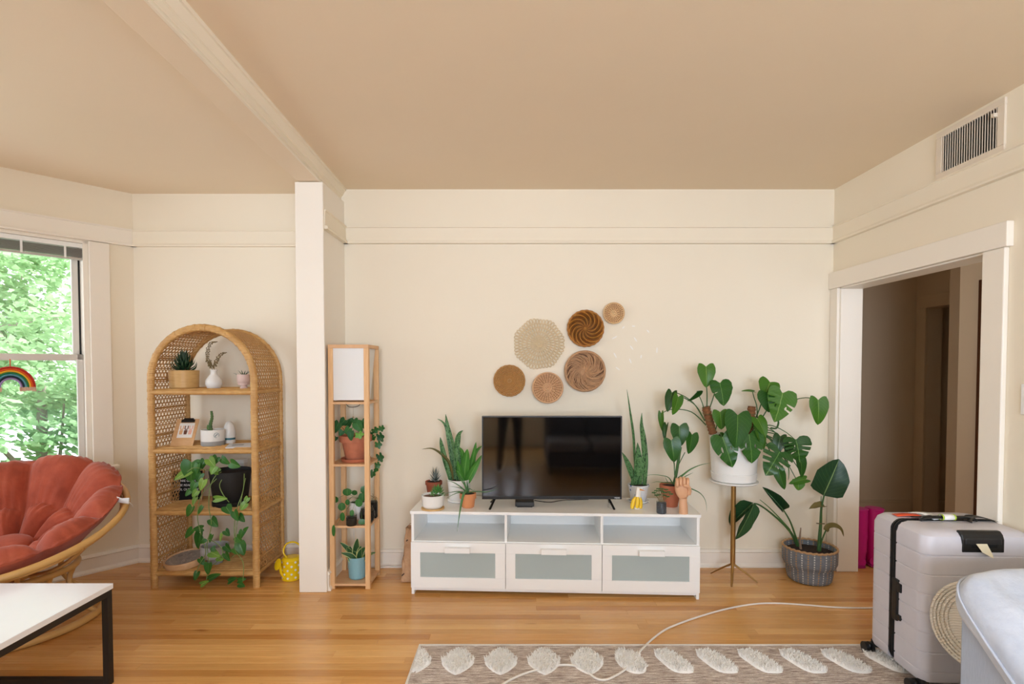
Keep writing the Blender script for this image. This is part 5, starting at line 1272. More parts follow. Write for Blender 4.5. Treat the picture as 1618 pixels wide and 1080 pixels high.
for a_, b_ in (((428, 372), (480, 560)), ((756, 368), (735, 570))):
    m = MB(); P = [q3(*b_, c.y).lerp(q3(*a_, c.y-.01), i/24) for i in range(25)]; m.tube(P, [.0265+.003*math.sin(i*2.1) for i in range(25)], 12); po = m.build('moss_pole', M_moss, t, smooth=50)
    m = MB()
    for z in range(3): m.tube([P[5+z*7]+V((.030*math.cos(b2), .030*math.sin(b2), .012*math.sin(b2*.5+z))) for b2 in [2*PI*i/20 for i in range(21)]], .0015, 4)
    m.build('twine', plain('green_twine', '#59683a', .8), po, smooth=60)
MC1 = cut_leaf_mesh(L_dark, 0, slits=((.62, -1), (.58, 1)), holes=((.17, .40, .035, .10), (-.16, .43, .03, .07)), depth=.5, sw=.028)
MC2 = cut_leaf_mesh(L_dark, 1, slits=((.50, 1),), holes=(), depth=.35)
MC3 = cut_leaf_mesh(L_dark, 2, slits=((.22, 1), (.36, 1), (.50, 1), (.64, 1), (.40, -1), (.58, -1)), holes=((.1, .3, .015, .05),), depth=.24, sw=.028)
MC4 = cut_leaf_mesh(L_dark, 3, slits=((.24, 1), (.44, 1), (.62, 1), (.26, -1), (.46, -1), (.64, -1)), holes=(), depth=.22, sw=.045)
MC5 = cut_leaf_mesh(L_light, 4, slits=((.34, 1), (.52, 1), (.45, -1), (.6, -1)), holes=((.14, .5, .025, .06), (-.2, .5, .03, .06)), depth=.35, sw=.034)
MH = leaf_mesh('heart', L_dark, 5, nu=8, nv=12, fold=.15, droop=.3); MHl = leaf_mesh('heart', L_light, 6, nu=8, nv=12, fold=.15, droop=.3); MHf = leaf_mesh('heart', L_dark, 7, nu=8, nv=12, fold=.8, droop=.3)
P1, P2, P3 = (440, 480), (450, 545), (740, 500)
mon = [ # base, tip (zoomed photo pixels), width, dy base, dy tip, mesh, hint, stem root
 ((430, 85), (440, 230), 128, -.05, -.08, MHl, (0, -1, .1), (435, 400)), ((528, 200), (568, 356), 172, -.06, -.11, MC2, (.2, -1, .2), (445, 410)),
 ((188, 270), (150, 402), 80, -.05, -.07, MH, (-.6, -1, .1), (415, 460)), ((232, 300), (207, 428), 96, -.08, -.11, MHl, (.5, -1, .2), (420, 470)), ((371, 258), (307, 332), 40, -.03, -.05, MHf, (.6, -.6, .4), (420, 440)),
 ((112, 418), (112, 556), 52, -.06, -.08, MHl, (-1, -.7, .1), (430, 500)),
 ((530, 408), (545, 530), 112, -.09, -.12, MHl, (-.1, -1, .3), (490, 560)), ((655, 430), (660, 660), 192, -.17, -.23, MH, (.1, -1, .3), (560, 570)),
 ((545, 585), (627, 796), 180, -.17, -.22, MC1, (-.1, -1, .3), (530, 575)), ((735, 565), (772, 764), 205, -.15, -.21, MC1, (.15, -1, .35), (700, 570)),
 ((885, 195), (850, 292), 150, -.02, -.07, MHl, (0, -1, .5), (790, 440)), ((870, 275), (885, 405), 150, -.07, -.11, MH, (-.1, -1, .2), (770, 480)), ((975, 270), (936, 470), 215, -.09, -.15, MC5, (.1, -1, .25), (800, 500)),
 ((1228, 322), (1244, 496), 148, -.04, -.08, MHl, (.1, -1, .15), (900, 440)), ((768, 262), (686, 247), 34, -.02, -.03, MHl, (0, -.6, 1), (795, 450)),
 ((1068, 602), (1112, 758), 222, -.13, -.18, MC3, (.2, -1, .3), (780, 520)), ((955, 690), (868, 850), 200, -.16, -.22, MC4, (-.1, -1, .3), (790, 540)), ((945, 815), (985, 962), 78, -.12, -.15, MH, (-.7, -1, .2), (800, 560)),
 ((1002, 755), (1040, 892), 44, -.09, -.11, MHl, (1, -.7, .2), (820, 560)), ((1100, 735), (1128, 872), 92, -.09, -.12, MH, (.3, -1, .1), (820, 550)), ((1140, 885), (1030, 905), 62, -.1, -.14, MHl, (0, -.8, .8), (830, 560)), ((1085, 900), (1092, 962), 100, -.11, -.14, MHl, (.1, -1, 0), (830, 565)),
 ((958, 580), (938, 702), 92, -.07, -.10, MH, (-.3, -1, .3), (790, 530)), ((795, 455), (868, 575), 120, -.10, -.16, MHl, (.3, -1, .5), (750, 540)), ((800, 520), (862, 668), 110, -.12, -.17, MHl, (.6, -1, .2), (740, 560)), ((560, 560), (600, 640), 70, -.10, -.14, MHl, (0, -1, .5), (520, 575)), ((1025, 640), (1000, 740), 60, -.09, -.12, MH, (-.3, -1, .1), (800, 545))]
for (bX, bY), (tX, tY), w_, d0, d1_, me, hint, rt in mon:
    b = q3(bX, bY, c.y+d0); tp = q3(tX, tY, c.y+d1_); leaf(me, b, tp, w_*k3, t, hint)
    r0 = q3(*rt, c.y); d = b-r0; att = b+(tp-b)*.02+V((0, .012, 0))
    stem([r0, r0+d*.35+V((0, -.01, abs(d.x)*.16+.012)), r0+d*.75+V((0, .014, abs(d.x)*.12+.008)), att], (.0042, .0026), M_stemd, t, 'petiole', 6)
stem([q3(890, 520, c.y-.03), q3(930, 522, c.y-.06), q3(945, 480, c.y-.08), q3(930, 450, c.y-.09)], .006, M_stemd, t, 'petiole')

# ------------------------------------------------------------------ bird of paradise in woven basket
c = V((1.985, -.235, 0)); t = thing('bird_of_paradise', 'bird of paradise plant in blue grey woven basket beside the doorway', 'plant', c)
n = N('woven_blue'); p = n.pos(); sx_ = n.n('ShaderNodeSeparateXYZ'); n.l(n.pos(kind='obj'), sx_.inputs[0])
at2 = n.math('ARCTAN2', sx_.outputs[1], sx_.outputs[0]); col_ = n.math('MULTIPLY', at2, 58/(2*PI)); fr = n.math('FRACT', col_); fl_ = n.math('FLOOR', col_)
st = n.math('FRACT', n.math('ADD', n.math('MULTIPLY', sx_.outputs[2], 62.0), n.math('MULTIPLY', fl_, .5)))
white = n.math('MULTIPLY', n.math('MULTIPLY', n.math('LESS_THAN', n.math('ABSOLUTE', n.math('SUBTRACT', fr, .5)), .22), n.math('GREATER_THAN', st, .42)), n.math('LESS_THAN', n.math('FRACT', n.math('MULTIPLY', fl_, .5)), .3))
base = n.mix(n.noise(p, 40, 3), '#606872', '#878e96'); alt = n.mix(n.math('LESS_THAN', n.math('FRACT', n.math('MULTIPLY', fl_, .25)), .2), '#cfd0cd', '#b99465')
n.col(n.mix(white, base, alt)); n.rough(.85); n.bump(n.math('ADD', fr, st), .5, .003); M_wov = n.m
tilt = Matrix.Translation(c) @ Matrix.Rotation(math.radians(3.5), 4, 'Y') @ Matrix.Rotation(math.radians(0), 4, 'X')
m = MB(); m.lathe([(1e-6, .006), (.128, .004), (.136, .012), (.143, .05), (.146, .098), (.158, .108), (.168, .13), (.170, .19), (.168, .222), (.161, .222), (.160, .15), (1e-6, .14)], (0, 0, 0), 58, Matrix.Translation(c))
o = m.build('basket_pot', M_wov, t, smooth=50)
m = MB(); m.tube([c+V((.165*math.cos(a), .165*math.sin(a), .226+.003*math.sin(a*30))) for a in [2*PI*i/90 for i in range(90)]], .0075, 7, closed=True); m.build('rim', plain('rope_rim', '#b8936b', .8, .2, 80), t, smooth=60)
soil(t, c, .157, .190)
q4 = lambda X, Y, y: aty(1100+X/4.32, 700+Y/4.32, y); k4 = mpp(c.y)/4.32
OB = leaf_mesh('oblong', L_bird, 0, nu=8, nv=14, fold=.18, droop=.18, wave=.008); OB2 = leaf_mesh('oblong', L_bird, 1, nu=8, nv=12, fold=.9, droop=.25, wave=.01); OBb = leaf_mesh('oblong', L_brown, 2, nu=6, nv=10, fold=.5, droop=.6, wave=.03)
def hq4(X, Y, dy): return q4(X, Y, c.y+dy)
m = MB(); P = spline([hq4(838, 745, 0), hq4(843, 640, 0), hq4(850, 540, -.005), hq4(855, 440, -.01), hq4(875, 350, -.02)], 5); m.tube(P, [.014*(1-.68*i/(len(P)-1)) for i in range(len(P))], 8); m.build('stalk', M_stemd, t, smooth=60)
leaf(OB, hq4(868, 356, -.02), hq4(985, 116, -.07), 215*k4, t, (-.15, -1, .15))
stem([hq4(846, 560, 0), hq4(850, 450, 0), hq4(853, 360, 0)], (.006, .002), M_stem, t, 'shoot')
leaf(OBb, hq4(878, 430, -.01), hq4(790, 418, -.04), 55*k4, t, (0, -.5, 1))
m = MB(); m.tube([hq4(820, 545, -.01), hq4(848, 548, -.02), hq4(876, 548, -.01)], .004, 5); m.build('dry_sheath', plain('sheath_brown', '#6c6141', .8), t)
stem([hq4(848, 700, -.01), hq4(862, 650, -.015), hq4(886, 592, -.02)], .005, M_stemd, t)
blade([hq4(884, 596, -.02), hq4(905, 572, -.03), hq4(945, 566, -.05), hq4(985, 588, -.06), hq4(1006, 636, -.06)], 46*k4, t, L_brown, 'lance', hint=(0, -.7, 1))
stem([hq4(712, 720, 0), hq4(708, 650, 0), hq4(714, 575, 0)], (.010, .003), plain('dry_stub', '#8f7763', .8), t, 'dry_stub')
stem([hq4(698, 700, 0), hq4(680, 640, -.01), hq4(640, 530, -.02), hq4(594, 452, -.03)], (.008, .004), M_stemd, t, 'stalk')
leaf(OB2, hq4(594, 455, -.03), hq4(464, 302, -.02), 66*k4, t, (.3, -1, -.3))
stem([hq4(692, 700, .01), hq4(640, 600, .01), hq4(540, 500, .0), hq4(440, 425, -.02), hq4(395, 410, -.03)], (.010, .0045), M_stemd, t, 'stalk')
stem([hq4(640, 590, .01), hq4(560, 500, .01), hq4(490, 430, .01), hq4(435, 385, .01)], (.006, .002), M_stem, t, 'shoot')
leaf(OB, hq4(398, 408, -.03), hq4(285, 672, -.01), 104*k4, t, (.45, -1, .35)); leaf(OB2, hq4(390, 405, -.0), hq4(222, 560, .06), 84*k4, t, (-.7, -1, .5))

# ------------------------------------------------------------------ pink rain boots in the hall
M_boot = plain('magenta_rubber', '#c3167f', .35, .05)
def boot(label, x, y, rz):
    t = thing('rain_boot', label, 'boot', (x, y, 0), rz, None); T = WM[t]
    m = MB(); P = [(0, 0, .425), (0, .003, .33), (0, .006, .22), (0, .004, .12), (0, -.004, .06), (0, -.004, .03)]
    Q = spline(P, 4); rr = [.057]*5+[.056]*4+[.053]*4+[.049]*4+[.046]*4
    m.tube([T @ p for p in Q], rr[:len(Q)], 16); m.build('shaft', M_boot, t, smooth=60)
    m = MB(); m.tube([T @ V(p) for p in ((0, .04, .045), (0, 0, .045), (0, -.07, .042), (0, -.13, .038), (0, -.175, .036))], [.040, .044, .043, .041, .026], 14, flat=.9); m.build('foot', M_boot, t, smooth=60)
    m = MB(); m.tube([T @ V(p) for p in ((0, .05, .012), (0, 0, .012), (0, -.10, .012), (0, -.185, .012))], [.036, .046, .045, .028], 14, flat=.27, up=V((0, 1, 0)) if False else V((0, 0, 1))); m.build('sole', plain('pink_sole', '#a31268', .6), t, smooth=60)
    m = MB(); m.tube([T @ V((.058*math.cos(a), .058*math.sin(a), .42)) for a in [2*PI*i/24 for i in range(24)]], .004, 6, closed=True); m.build('top_band', M_boot, t, smooth=60)
    return t
boot('magenta rain boot just inside the doorway, closer to the left jamb', 2.465, .0, math.radians(165))
boot('magenta rain boot just inside the doorway, half hidden by the suitcase', 2.585, .01, math.radians(168))

# ------------------------------------------------------------------ rug with tufted diamonds
rx0, rx1, ry1, ry0 = -.505, 2.02, -1.118, -2.75
n = N('rug_weave'); p1 = n.pos((4.5, 48, 1)); f = n.noise(p1, 3.0, 5, .75); g = n.noise(n.pos((160, 190, 1)), 1.0, 2, .6); wv = n.wave(n.pos(), 28, .6, 'Y')
c_ = n.ramp(f, [(.36, '#85736b'), (.45, '#b8a69b'), (.53, '#d6c7bc'), (.62, '#f3ebe3')]); c_ = n.mix(n.ramp(g, [(.54, '000000'), (.66, 'bbbbbb')]), c_, '#85746c')
n.col(c_); n.rough(.95); n.bump(n.math('ADD', g, wv), .6, .004); M_rug = n.m
rg = thing('area_rug', 'brown and cream woven rug with rows of white tufted diamonds on the floor', 'rug', ((rx0+rx1)/2, (ry0+ry1)/2, 0))
m = MB(); m.box(rx0, ry0, .0005, rx1, ry1, .010); m.build('weave', M_rug, rg, smooth=0)
m = MB()
for a in ((rx0-.006, ry1-.006, rx1+.006, ry1+.006), (rx0-.006, ry0, rx0+.006, ry1-.006), (rx1-.006, ry0, rx1+.006, ry1-.006)): m.box(a[0], a[1], .0005, a[2], a[3], .0125)
m.build('binding', plain('rug_binding', '#e5e0d8', .9, .08, 60, .4, 300), rg, smooth=0, bevel=.002)
M_tuft = plain('white_tuft', '#f6f3ee', .95, .06, 120)
def tuft_mesh(shear, seed, wx=.080, wy=.108, ex=1.3):
    r = random.Random(seed); vs, fs = [], []
    def ins(x, y): x2 = x+shear*y; return abs(x2/wx)**ex+abs(y/wy)**ex < 1
    poly = []
    for i in range(28):
        a = 2*PI*i/28; d = .02
        while ins(d*math.cos(a), d*math.sin(a)) and d < .3: d += .002
        poly.append((d*math.cos(a), d*math.sin(a)))
    vs.append((0, 0, .016)); vs += [(x*.8, y*.8, .014) for x, y in poly]+[(x, y, 0) for x, y in poly]
    fs += [(0, 1+i, 1+(i+1) % 28) for i in range(28)]+[(1+i, 29+i, 29+(i+1) % 28, 1+(i+1) % 28) for i in range(28)]
    n_ = 0
    while n_ < 900:
        x, y = r.uniform(-.2, .2), r.uniform(-.14, .14)
        if not ins(x, y): continue
        n_ += 1; h = r.uniform(.012, .022); a = r.uniform(0, 2*PI); lx, ly = r.uniform(-.012, .012), r.uniform(-.012, .012); w_ = .0032; k = len(vs)
        vs += [(x+w_*math.cos(a), y+w_*math.sin(a), .008), (x-w_*math.cos(a), y-w_*math.sin(a), .008), (x+lx*.5-w_*.8*math.cos(a), y+ly*.5-w_*.8*math.sin(a), .008+h*.7), (x+lx, y+ly, .008+h)]
        fs += [(k, k+1, k+2, k+3)]
    me = bpy.data.meshes.new('tufted_diamond'); me.from_pydata(vs, [], fs); me.materials.append(M_tuft); return me
TM = [tuft_mesh(0, 1), tuft_mesh(.2, 2, .064, .098, 2.2), tuft_mesh(.36, 3, .056, .092, 4.0)]
tx = -.50; i = 0
while tx < 1.95:
    me = TM[0] if i < 5 else (TM[1] if i < 6 else TM[2])
    if i == 0: tx_ = tx+.035; me = TM[0]
    o = put(me, 'tufted_diamond', Matrix.Translation((tx, ry1-.165, .0095)), rg)
    if i == 0:
        me2 = me.copy(); 
        bm = bmesh.new(); bm.from_mesh(me2); bmesh.ops.delete(bm, geom=[v for v in bm.verts if v.co.x < .0], context='VERTS'); bm.to_mesh(me2); bm.free(); o.data = me2
    put(TM[i % 2], 'tufted_diamond', Matrix.Translation((tx+.105, ry1-.55, .0095)), rg)
    tx += .2095; i += 1
# white cord
t = thing('floor_cord', 'long white cord curving over the rug and the wood floor to the suitcase', 'cord', (.7, -1.2, 0))
cp = [(770, 1100, 1), (795, 1080, 1), (822, 1066, 1), (850, 1057, 1), (878, 1050.5, 1), (905, 1050.5, 1), (925, 1058, 1), (940, 1070, 1), (955, 1073.5, 1), (972, 1067, 1), (990, 1055, 1), (1005, 1036, 1), (1015, 1024, 1), (1030, 1010, 0), (1050, 995, 0), (1075, 984, 0), (1110, 972, 0), (1150, 961, 0), (1190, 954, 0), (1225, 952.5, 0), (1270, 955, 0), (1320, 959, 0), (1372, 960, 0), (1420, 958, 0)]
m = MB(); m.tube(spline([atz(px, py, (.0165 if q == 1 else .0055)) if not 5 < i < 1 else None for i, (px, py, q) in enumerate(cp)], 5), .0052, 8); m.build('cord_body', plain('white_cord', '#efeae2', .45, .02), t, smooth=60)

# ------------------------------------------------------------------ suitcase
sw_ = .48; sd = .375; sh_ = .668
su = thing('suitcase', 'large pale grey hard shell suitcase with black zip standing on the rug', 'suitcase', (1.755, -1.56, .0105), math.radians(-1.5)); Tq = WM[su] @ Matrix.Translation((0, 0, .055))
n = N('suitcase_shell'); n.col(n.mix(n.noise(n.pos(), 20), '#cccad2', '#d4d2da')); n.rough(.42); n.spec(.4); M_case = n.m
def shell(name, ya, yb, fr):                  # rounded shell lofted in depth, grooves as recessed rows
    m = MB(); rows = []
    zs_ = []; gz = [.085*i+.055 for i in range(8)]
    z = 0
    for g_ in gz:
        zs_ += [g_-.0045, g_-.0015, g_+.0015, g_+.0045]
    zs_ = sorted([0, .008, .022]+[q for q in zs_ if q < sh_-.05]+[sh_-.05, sh_-.022, sh_-.008, sh_])
    def ring(z):
        ins = 0
        if z < .022: ins = .022*(1-math.sqrt(max(0, 1-((.022-z)/.022)**2)))
        if z > sh_-.05: q = (z-(sh_-.05))/.05; ins = .05*(1-math.sqrt(max(0, 1-q*q)))
        for g_ in gz:
            if abs(z-g_) < .002: ins += .0032
        R = .048; x0, x1 = ins, sw_-ins; y0_, y1_ = ya, yb
        pts = []
        if fr: y0_ += ins
        else: y1_ -= ins
        cs_ = [(x0, y1_, 0), (x0, y0_, 1), (x1, y0_, 1), (x1, y1_, 0)] if fr else [(x1, y0_, 0), (x1, y1_, 1), (x0, y1_, 1), (x0, y0_, 0)]
        for (cx_, cy_, rd) in cs_:
            if not rd: pts.append((cx_, cy_)); continue
            sx_ = 1 if cx_ < sw_/2 else -1; sy_ = 1 if fr else -1
            arc = [(cx_+sx_*R*(1-math.sin(a)), cy_+sy_*R*(1-math.cos(a))) for a in [PI/2*q/7 for q in range(8)]]
            # order from side to front or front to side
            if (fr and cx_ < sw_/2) or (not fr and cx_ > sw_/2): arc = list(reversed(arc))
            pts += arc
        return [Tq @ V((x, y, z)) for x, y in pts]
    rg_ = [ring(z) for z in zs_]; n_ = len(rg_[0])
    m.add([p for r in rg_ for p in r], [tuple(reversed(range(n_))), tuple((len(zs_)-1)*n_+j for j in range(n_))]+[(i*n_+j, i*n_+(j+1) % n_, (i+1)*n_+(j+1) % n_, (i+1)*n_+j) for i in range(len(zs_)-1) for j in range(n_)])
    return m.build(name, M_case, su, smooth=28)
zy = .20
shell('front_shell', 0, zy-.021, True); shell('rear_shell', zy+.021, sd, False)
M_zip = plain('zip_black', '#1b1b1d', .75, .2, 200)
def band(ins, yy, hw, r_, mat, name, par, nn=6):
    pts = []
    for (cx_, cz_, a0) in ((ins+r_, ins+r_, PI), (sw_-ins-r_, ins+r_, 1.5*PI), (sw_-ins-r_, sh_-ins-r_, 0), (ins+r_, sh_-ins-r_, .5*PI)):
        for q in range(nn+1): a = a0+PI/2*q/nn; pts.append((cx_+r_*math.cos(a), cz_+r_*math.sin(a)))
    m = MB(); n_ = len(pts)
    m.add([Tq @ V((x, yy-hw, z)) for x, z in pts]+[Tq @ V((x, yy+hw, z)) for x, z in pts], [(i, (i+1) % n_, n_+(i+1) % n_, n_+i) for i in range(n_)]+[tuple(range(n_)), tuple(reversed(range(n_, 2*n_)))])
    return m.build(name, mat, par, smooth=40)
zp = band(.0005, zy, .022, .05, M_zip, 'zip_band', su)
band(-.0025, zy-.007, .0022, .05, M_black, 'zip_cord', zp); band(-.0025, zy+.007, .0022, .05, M_black, 'zip_cord', zp)
def cb(name, x0, y0, z0, x1, y1, z1, mat, bev=.004, par=su):
    m = MB(); m.box(x0, y0, z0, x1, y1, z1, Tq); return m.build(name, mat, par, smooth=0, bevel=bev)
cb('side_handle', -.010, zy-.046, .205, .008, zy-.008, .40, M_black, .006); cb('lock_tab', -.008, zy-.066, .215, .004, zy-.040, .24, M_black, .003); cb('lock_tab', -.008, zy-.066, .345, .004, zy-.040, .385, M_black, .003)
# telescopic handle housing at the top front edge with its label
hx0, hx1 = .158, .335
m = MB(); prof = [(-.0035, sh_-.085), (-.0035, sh_-.03), (.004, sh_-.010), (.018, sh_+.0030), (.034, sh_+.0030), (.034, sh_-.02), (.03, sh_-.05), (.03, sh_-.085)]
m.add([Tq @ V((hx0, y, z)) for y, z in prof]+[Tq @ V((hx1, y, z)) for y, z in prof], [tuple(reversed(range(8))), tuple(range(8, 16))]+[(i, (i+1) % 8, 8+(i+1) % 8, 8+i) for i in range(8)])
hs = m.build('handle_housing', M_black, su, smooth=0, bevel=.004)
cb('grip_bar', hx0+.010, -.006, sh_-.052, hx1-.012, .02, sh_-.024, plain('grip_black', '#242426', .35), .005, hs)
cb('grip_recess', hx0+.035, -.0055, sh_-.064, hx1-.03, .01, sh_-.048, plain('deep_black', '#060606', .9), .004, hs)
m = MB(); m.add([Tq @ V(p) for p in ((hx0+.052, -.009, sh_-.045), (hx0+.098, -.009, sh_-.045), (hx0+.107, -.028, sh_-.085), (hx0+.104, -.036, sh_-.098), (hx0+.066, -.026, sh_-.076))], [(0, 1, 2, 3, 4)])
tg_ = m.build('paper_tag', plain('cream_tag', '#e8dfc3', .7, .03), hs, smooth=0, solid=.001)
# top carry handle with airline tags
m = MB(); m.tube([Tq @ V(p) for p in ((.10, zy-.03, sh_+.004), (.115, zy-.03, sh_+.016), (.16, zy-.03, sh_+.020), (.30, zy-.03, sh_+.020), (.34, zy-.03, sh_+.016), (.355, zy-.03, sh_+.004))], [.008, .010, .011, .011, .010, .008], 10, flat=.6); m.build('carry_handle', M_black, su, smooth=50)
def strip(name, pts, w_, mat, par=su, wd=(0, 1, 0)):
    m = MB(); P = spline(pts, 5); W = V(wd).normalized()*w_*.5; k_ = m.add([Tq @ (p-W) for p in P]+[Tq @ (p+W) for p in P], [])
    n_ = len(P); m.f += [(i, i+1, n_+i+1, n_+i) for i in range(n_-1)]; return m.build(name, mat, par, smooth=60, solid=.0012)
strip('priority_tag', [V((.045, zy+.06, sh_+.003)), V((.09, zy+.05, sh_+.010)), V((.14, zy+.03, sh_+.012))], .045, plain('orange_tag', '#e8552c', .5, .03))
bt = strip('baggage_tag', [V((.135, zy+.075, sh_+.014)), V((.165, zy+.03, sh_+.022)), V((.18, zy-.0, sh_+.012)), V((.19, zy-.02, sh_+.006))], .05, plain('tag_white', '#f0f0ee', .4, .01), wd=(1, .3, 0))
m = MB(); m.tube([Tq @ V((x, zy-.03+.0145*math.cos(a), sh_+.020+.012*math.sin(a))) for a, x in [(2*PI*i/16, .205) for i in range(17)]], .001, 4)
tw_ = MB(); rr_ = [(math.cos(2*PI*i/16), math.sin(2*PI*i/16)) for i in range(16)]
tw_.add([Tq @ V((x, zy-.03+.0155*a, sh_+.020+.0125*b)) for x in (.195, .252) for a, b in rr_], [(i, (i+1) % 16, 16+(i+1) % 16, 16+i) for i in range(16)])
wr = tw_.build('wrapped_tag', plain('tag_white_b', '#f2f2f0', .4, .01), su, smooth=50, solid=.001)
for x in (.193, .247):
    tw_ = MB(); tw_.add([Tq @ V((xx, zy-.03+.0162*a, sh_+.020+.0132*b)) for xx in (x, x+.007) for a, b in rr_], [(i, (i+1) % 16, 16+(i+1) % 16, 16+i) for i in range(16)]); tw_.build('green_edge', plain('tag_green', '#b4d23a', .5), wr, smooth=50, solid=.001)
strip('leather_tag', [V((.30, zy-.05, sh_+.006)), V((.33, zy-.02, sh_+.020)), V((.38, zy-.01, sh_+.018)), V((.435, zy-.03, sh_+.006))], .05, plain('tag_leather', '#221d1b', .5))
strip('tag_strap', [V((.09, zy+.02, sh_+.008)), V((.12, zy-.01, sh_+.016)), V((.17, zy-.0, sh_+.018)), V((.2, zy+.02, sh_+.01))], .018, plain('strap_black', '#17171a', .6))
for x in (.03, sw_-.03):
    for yy in (.035, sd-.02):
        T0 = Tq; m = MB(); m.tube([T0 @ V((x, yy, .012)), T0 @ V((x, yy, -.012))], .024, 10); hb = m.build('caster_fork', M_black, su, smooth=40)
        x_ = x-.035 if x < .1 else x+.02
        for s in (-.013, .013):
            m = MB(); m.tube([T0 @ V((x_+s-.008, yy+.01, -.026)), T0 @ V((x_+s+.008, yy+.01, -.026))], .0275, 20); m.build('wheel', M_black, hb, smooth=40)
        m = MB(); m.tube([T0 @ V((x, yy, .0)), T0 @ V((x_, yy+.01, -.022))], .012, 8); m.build('axle', M_black, hb, smooth=40)

# ------------------------------------------------------------------ sofa end with padded cover, woven bag
n = N('ice_blue_fabric'); f = n.noise(n.pos((90, 90, 14)), 2, 3); n.col(n.mix(f, '#a9b4c6', '#bcc6d6')); n.rough(.9); n.bump(f, .3, .002); M_sofa = n.m
n = N('ice_blue_plush'); f = n.noise(n.pos(), 9, 5, .65); n.col(n.ramp(f, [(.3, '#b9c2d2'), (.7, '#d0d7e3')])); n.rough(.95); n.b.inputs['Sheen Weight'].default_value = .4; n.bump(n.noise(n.pos(), 16, 4, .6), .35, .02); M_plush = n.m
so = thing('sofa', 'ice blue fabric sofa whose sloping arm end stands in the lower right corner', 'sofa', (1.9, -3.0, 0))
sx0, sx1, sy1 = 1.588, 2.22, -1.955
m = MB(); m.prism([(sy1, .0115), (sy1, .60), (sy1-.025, .60), (sy1-.20, .435), (sy1-.20, .0115)], Matrix(((0, 0, 1, sx0), (1, 0, 0, 0), (0, 1, 0, 0), (0, 0, 0, 1))), sx1-sx0); m.build('arm', M_sofa, so, smooth=0, bevel=.010)
m = MB(); m.box(sx0+.02, -4.0, .08, sx1, sy1-.2, .30); m.build('base', M_sofa, so, smooth=0, bevel=.012)
m = MB(); m.box(sx1-.2, -4.0, .3, sx1, sy1-.2, .78); m.build('backrest', M_sofa, so, smooth=0, bevel=.03)
m = MB(); m.box(sx0, -4.2, 0, sx1, -4.0, .58); m.build('arm', M_sofa, so, smooth=0, bevel=.012)
for a, b in ((-3.07, -2.165), (-3.99, -3.08)): m = MB(); m.box(sx0, a, .30, sx1-.2, b, .36); m.build('seat_cushion', M_sofa, so, smooth=0, bevel=.03)
cv = thing('plush_pillow', 'big ice blue plush pillow leaning over the sofa arm in the lower right corner', 'pillow', (1.86, -2.2, .45))
def plush(u, v):                               # closed pillow: superellipsoid bent over the arm
    th = 2*PI*u; ph = PI*(v-.5)
    e = lambda q, p_: math.copysign(abs(q)**p_, q)
    x = e(math.cos(ph), .35)*e(math.cos(th), .35); y = e(math.cos(ph), .35)*e(math.sin(th), .35); z = e(math.sin(ph), .7)
    p = V((x*.34, y*.34, z*.085))
    p.z += .006*math.sin(17*x+3*y)+.005*math.sin(11*y-4*x)
    return Tpl @ p
Tpl = facing((1.885, -2.195, .492), (1, .02, .03), (-.03, -.63, .77))
m = MB(); m.grid(plush, 72, 36); m.build('pillow_body', M_plush, cv, smooth=180, weld=True)
m = MB(); pts = [Tpl @ V((math.copysign(abs(math.cos(a))**.35, math.cos(a))*.343, math.copysign(abs(math.sin(a))**.35, math.sin(a))*.343, .0)) for a in [2*PI*i/120 for i in range(120)]]; m.tube(pts, .0045, 6, closed=True); m.build('piping', M_plush, cv, smooth=60)

n = N('woven_cream'); f = n.noise(n.pos(), 70, 4, .7); w1 = n.wave(n.pos(rot=(0, .5, 0)), 38, 1.2, 'Z'); n.col(n.mix(n.math('MULTIPLY', f, w1), '#ebe1d0', '#fbf5ea')); n.rough(.95); n.bump(n.math('ADD', w1, f), .5, .006); M_cream = n.m
hc = V((1.845, -1.765, .42)); t = thing('straw_hat', 'cream woven straw hat hung between the suitcase and the sofa arm', 'hat', hc)
Th = facing(hc, (.55, .84, 0), (-.84, .55, .10))
Th = facing(hc, (.45, -.89, 0), (-.84, -.53, .12))
m = MB(); m.lathe([(.105, -.012), (.13, -.006), (.165, .006), (.172, .012), (.172, .020), (.165, .016), (.13, .004), (.105, -.002)], (0, 0, 0), 48, Th); m.build('brim', M_cream, t, smooth=60)
m = MB(); m.lathe([(.11, -.006), (.108, -.03), (.10, -.075), (.08, -.098), (1e-6, -.105)], (0, 0, 0), 40, Th); m.build('crown', M_cream, t, smooth=60, solid=.006)
m = MB()
for rr, z in ((.125, -.001), (.138, .003), (.151, .008), (.162, .013), (.171, .019)): m.tube([Th @ V((rr*math.cos(a)*(1+.006*math.sin(a*31)), rr*math.sin(a), z+.003)) for a in [2*PI*i/64 for i in range(64)]], .0062, 6, closed=True)
m.build('braid', M_cream, t, smooth=60)

